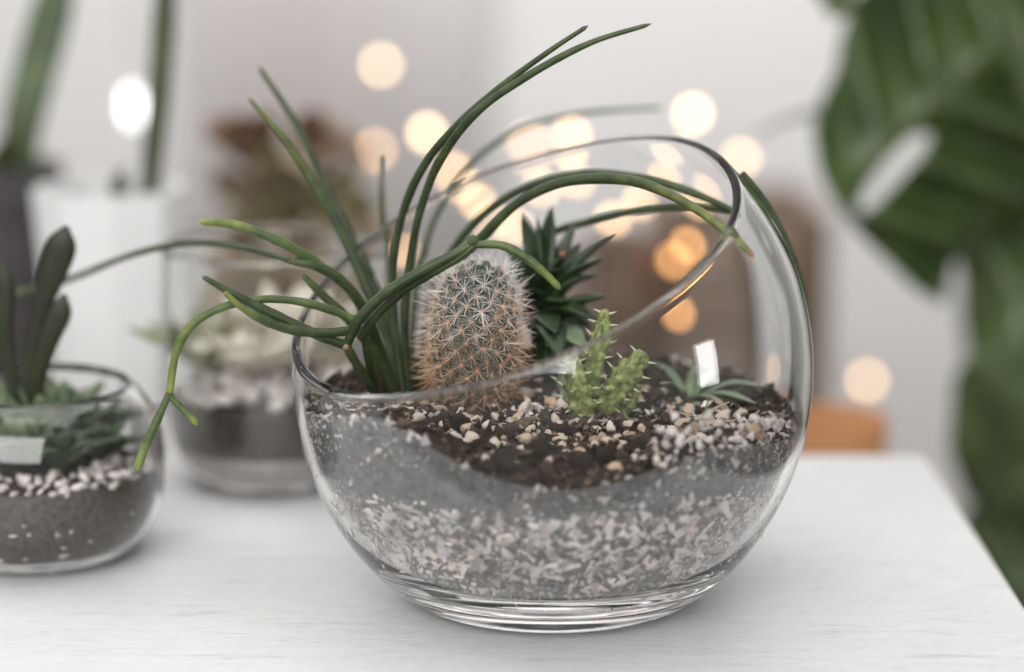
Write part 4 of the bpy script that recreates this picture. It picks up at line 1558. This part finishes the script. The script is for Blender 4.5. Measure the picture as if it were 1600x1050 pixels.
def flat_leaf(parent, outline, holes, mid, Y0, m, fold=0.10, dep=0.0, ripple=0.006, name='leaf'):
    """leaf blade with slots: outline and holes in photo pixels at depth Y0, folded along its midrib and rippled between veins"""
    pts = [Vector((x, y)) for x, y in outline]
    edges = [(i, (i + 1) % len(pts)) for i in range(len(pts))]
    for h in holes:
        k = len(pts)
        pts += [Vector((x, y)) for x, y in h]
        edges += [(k + i, k + (i + 1) % len(h)) for i in range(len(h))]
    xs, ys = [p.x for p in pts], [p.y for p in pts]

    def inside(x, y, poly):
        c = False
        j = len(poly) - 1
        for i in range(len(poly)):
            xi, yi = poly[i]
            xj, yj = poly[j]
            if (yi > y) != (yj > y) and x < (xj - xi) * (y - yi) / (yj - yi) + xi:
                c = not c
            j = i
        return c
    st = 14
    for gx in np.arange(min(xs), max(xs), st):
        for gy in np.arange(min(ys), max(ys), st):
            if inside(gx, gy, outline) and not any(inside(gx, gy, h) for h in holes):
                pts.append(Vector((gx + random.uniform(-2, 2), gy + random.uniform(-2, 2))))
    vc, ec, fc, *_ = delaunay_2d_cdt(pts, edges, [], 0, 1e-4)
    F = []
    for t3 in fc:
        cx, cy = sum(vc[i].x for i in t3) / 3, sum(vc[i].y for i in t3) / 3
        if inside(cx, cy, outline) and not any(inside(cx, cy, h) for h in holes):
            F.append(tuple(t3))
    (ax, ay), (bx, by) = mid
    L = math.hypot(bx - ax, by - ay)
    ux, uy = (bx - ax) / L, (by - ay) / L
    V = []
    s = scale_at(Y0)
    for q in vc:
        al = (q.x - ax) * ux + (q.y - ay) * uy
        ac = (q.x - ax) * -uy + (q.y - ay) * ux
        Y = Y0 + fold * abs(ac) / s * 0.9 + dep * (al / L) ** 2 + ripple * math.sin(al * 0.055 + abs(ac) * 0.03) * min(1, abs(ac) / 60)
        V.append(tuple(at(q.x, q.y, Y)))
    o = part(name, mesh(name, V, F), m, parent)
    sm = o.modifiers.new('thickness', 'SOLIDIFY')
    sm.thickness = 0.0007
    pr = [at(ax + (bx - ax) * i / 9, ay + (by - ay) * i / 9, Y0 + dep * (i / 9) ** 2 - 0.0012) for i in range(10)]
    v, f = tube([tuple(q) for q in pr], np.linspace(0.0022, 0.0007, 10), 8)
    part('midrib', mesh('midrib', v, f), M_PETIOLE, o)
    return o


mb = Vector((0.36, 0.58, FLOOR_Z))
mon = thing('monstera', 'dark green monstera with slotted leaves standing beside the table on the right', 'plant', tuple(mb))
flat_leaf(mon, [(1640, -60), (1700, 60), (1690, 190), (1640, 300), (1590, 352), (1530, 345), (1502, 372), (1484, 430), (1474, 476), (1430, 452), (1385, 408), (1340, 362), (1300, 312), (1278, 262), (1270, 205), (1285, 150), (1308, 110), (1314, 60), (1332, 0), (1380, -50), (1530, -80)],
          [[(1338, 322), (1354, 290), (1384, 250), (1416, 216), (1444, 206), (1456, 216), (1434, 248), (1400, 286), (1370, 318), (1350, 334)]],
          ((1610, 20), (1300, 300)), 0.50, M_MON, 0.45, -0.05, 0.016)
flat_leaf(mon, [(1492, 400), (1520, 330), (1640, 280), (1760, 360), (1740, 520), (1640, 620), (1587, 602), (1545, 555), (1512, 490), (1500, 420)], [], ((1720, 330), (1560, 580)), 0.56, M_MON, 0.4, -0.03, 0.008)
flat_leaf(mon, [(1490, 590), (1520, 540), (1600, 590), (1680, 640), (1660, 760), (1590, 800), (1550, 810), (1505, 770), (1482, 700)], [], ((1640, 600), (1520, 790)), 0.50, M_MON2, -0.3, 0.05, 0.006)
flat_leaf(mon, [(1506, 330), (1540, 290), (1640, 300), (1720, 450), (1720, 700), (1660, 860), (1590, 860), (1545, 800), (1520, 700), (1512, 600), (1500, 480)], [], ((1660, 310), (1570, 830)), 0.72, M_MON, 0.4, 0, 0.008)
flat_leaf(mon, [(1290, -120), (1340, -60), (1330, 20), (1300, 30), (1262, -30), (1250, -90)], [], ((1300, -120), (1320, 25)), 0.46, M_MON2, 0.4, 0, 0.004)
flat_leaf(mon, [(1560, -40), (1600, 20), (1640, 120), (1650, 220), (1610, 180), (1575, 100), (1550, 30)], [], ((1560, -40), (1640, 210)), 0.44, M_MON, 0.4, 0, 0.004)
flat_leaf(mon, [(1500, 800), (1560, 760), (1660, 800), (1740, 900), (1700, 1040), (1600, 1050), (1540, 980), (1505, 890)], [], ((1700, 800), (1560, 1000)), 0.62, M_MON, 0.4, 0, 0.006)
for ctrl, r_ in (([(1600, 30), (1660, 300), (1690, 700), (1700, 1100)], .005), ([(1720, 335), (1740, 600), (1720, 1100)], .005), ([(1640, 600), (1690, 800), (1710, 1100)], .004), ([(1700, 800), (1720, 950), (1720, 1100)], .004), ([(1300, -110), (1450, -200), (1620, 0), (1690, 500)], .003)):
    pts = [tuple(at(x, y, 0.53 + 0.02 * i)) for i, (x, y) in enumerate(ctrl)]
    pts.append((mb.x, mb.y, FLOOR_Z + 0.27))
    v, f = tube(spline(pts, 40), r_, 8)
    part('stalk', mesh('stalk', v, f), M_PETIOLE, mon)
# thin grey strand added for the faint streak left of the plant
v, f = tube(spline([tuple(at(1292, 172, .52)), tuple(at(1230, 186, .45)), tuple(at(1175, 215, .5))], 14), np.linspace(0.003, 0.001, 14), 8)
M_GREYST = mat('strand_grey', (0.30, 0.30, 0.29), 0.6, 0.1, 30)
part('grey_strand', mesh('grey_strand', v, f), M_GREYST, mon)
v, f = revolve([(0.0003, 0), (0.10, 0), (0.13, 0.26), (0.122, 0.26), (0.12, 0.24), (0.0003, 0.24)], tuple(mb), 40)
t = thing('planter', 'dark floor pot below the table holding the monstera', 'pot', tuple(mb))
part('pot_wall', mesh('pot_wall', v, f, True, True), M_CHARC, t)
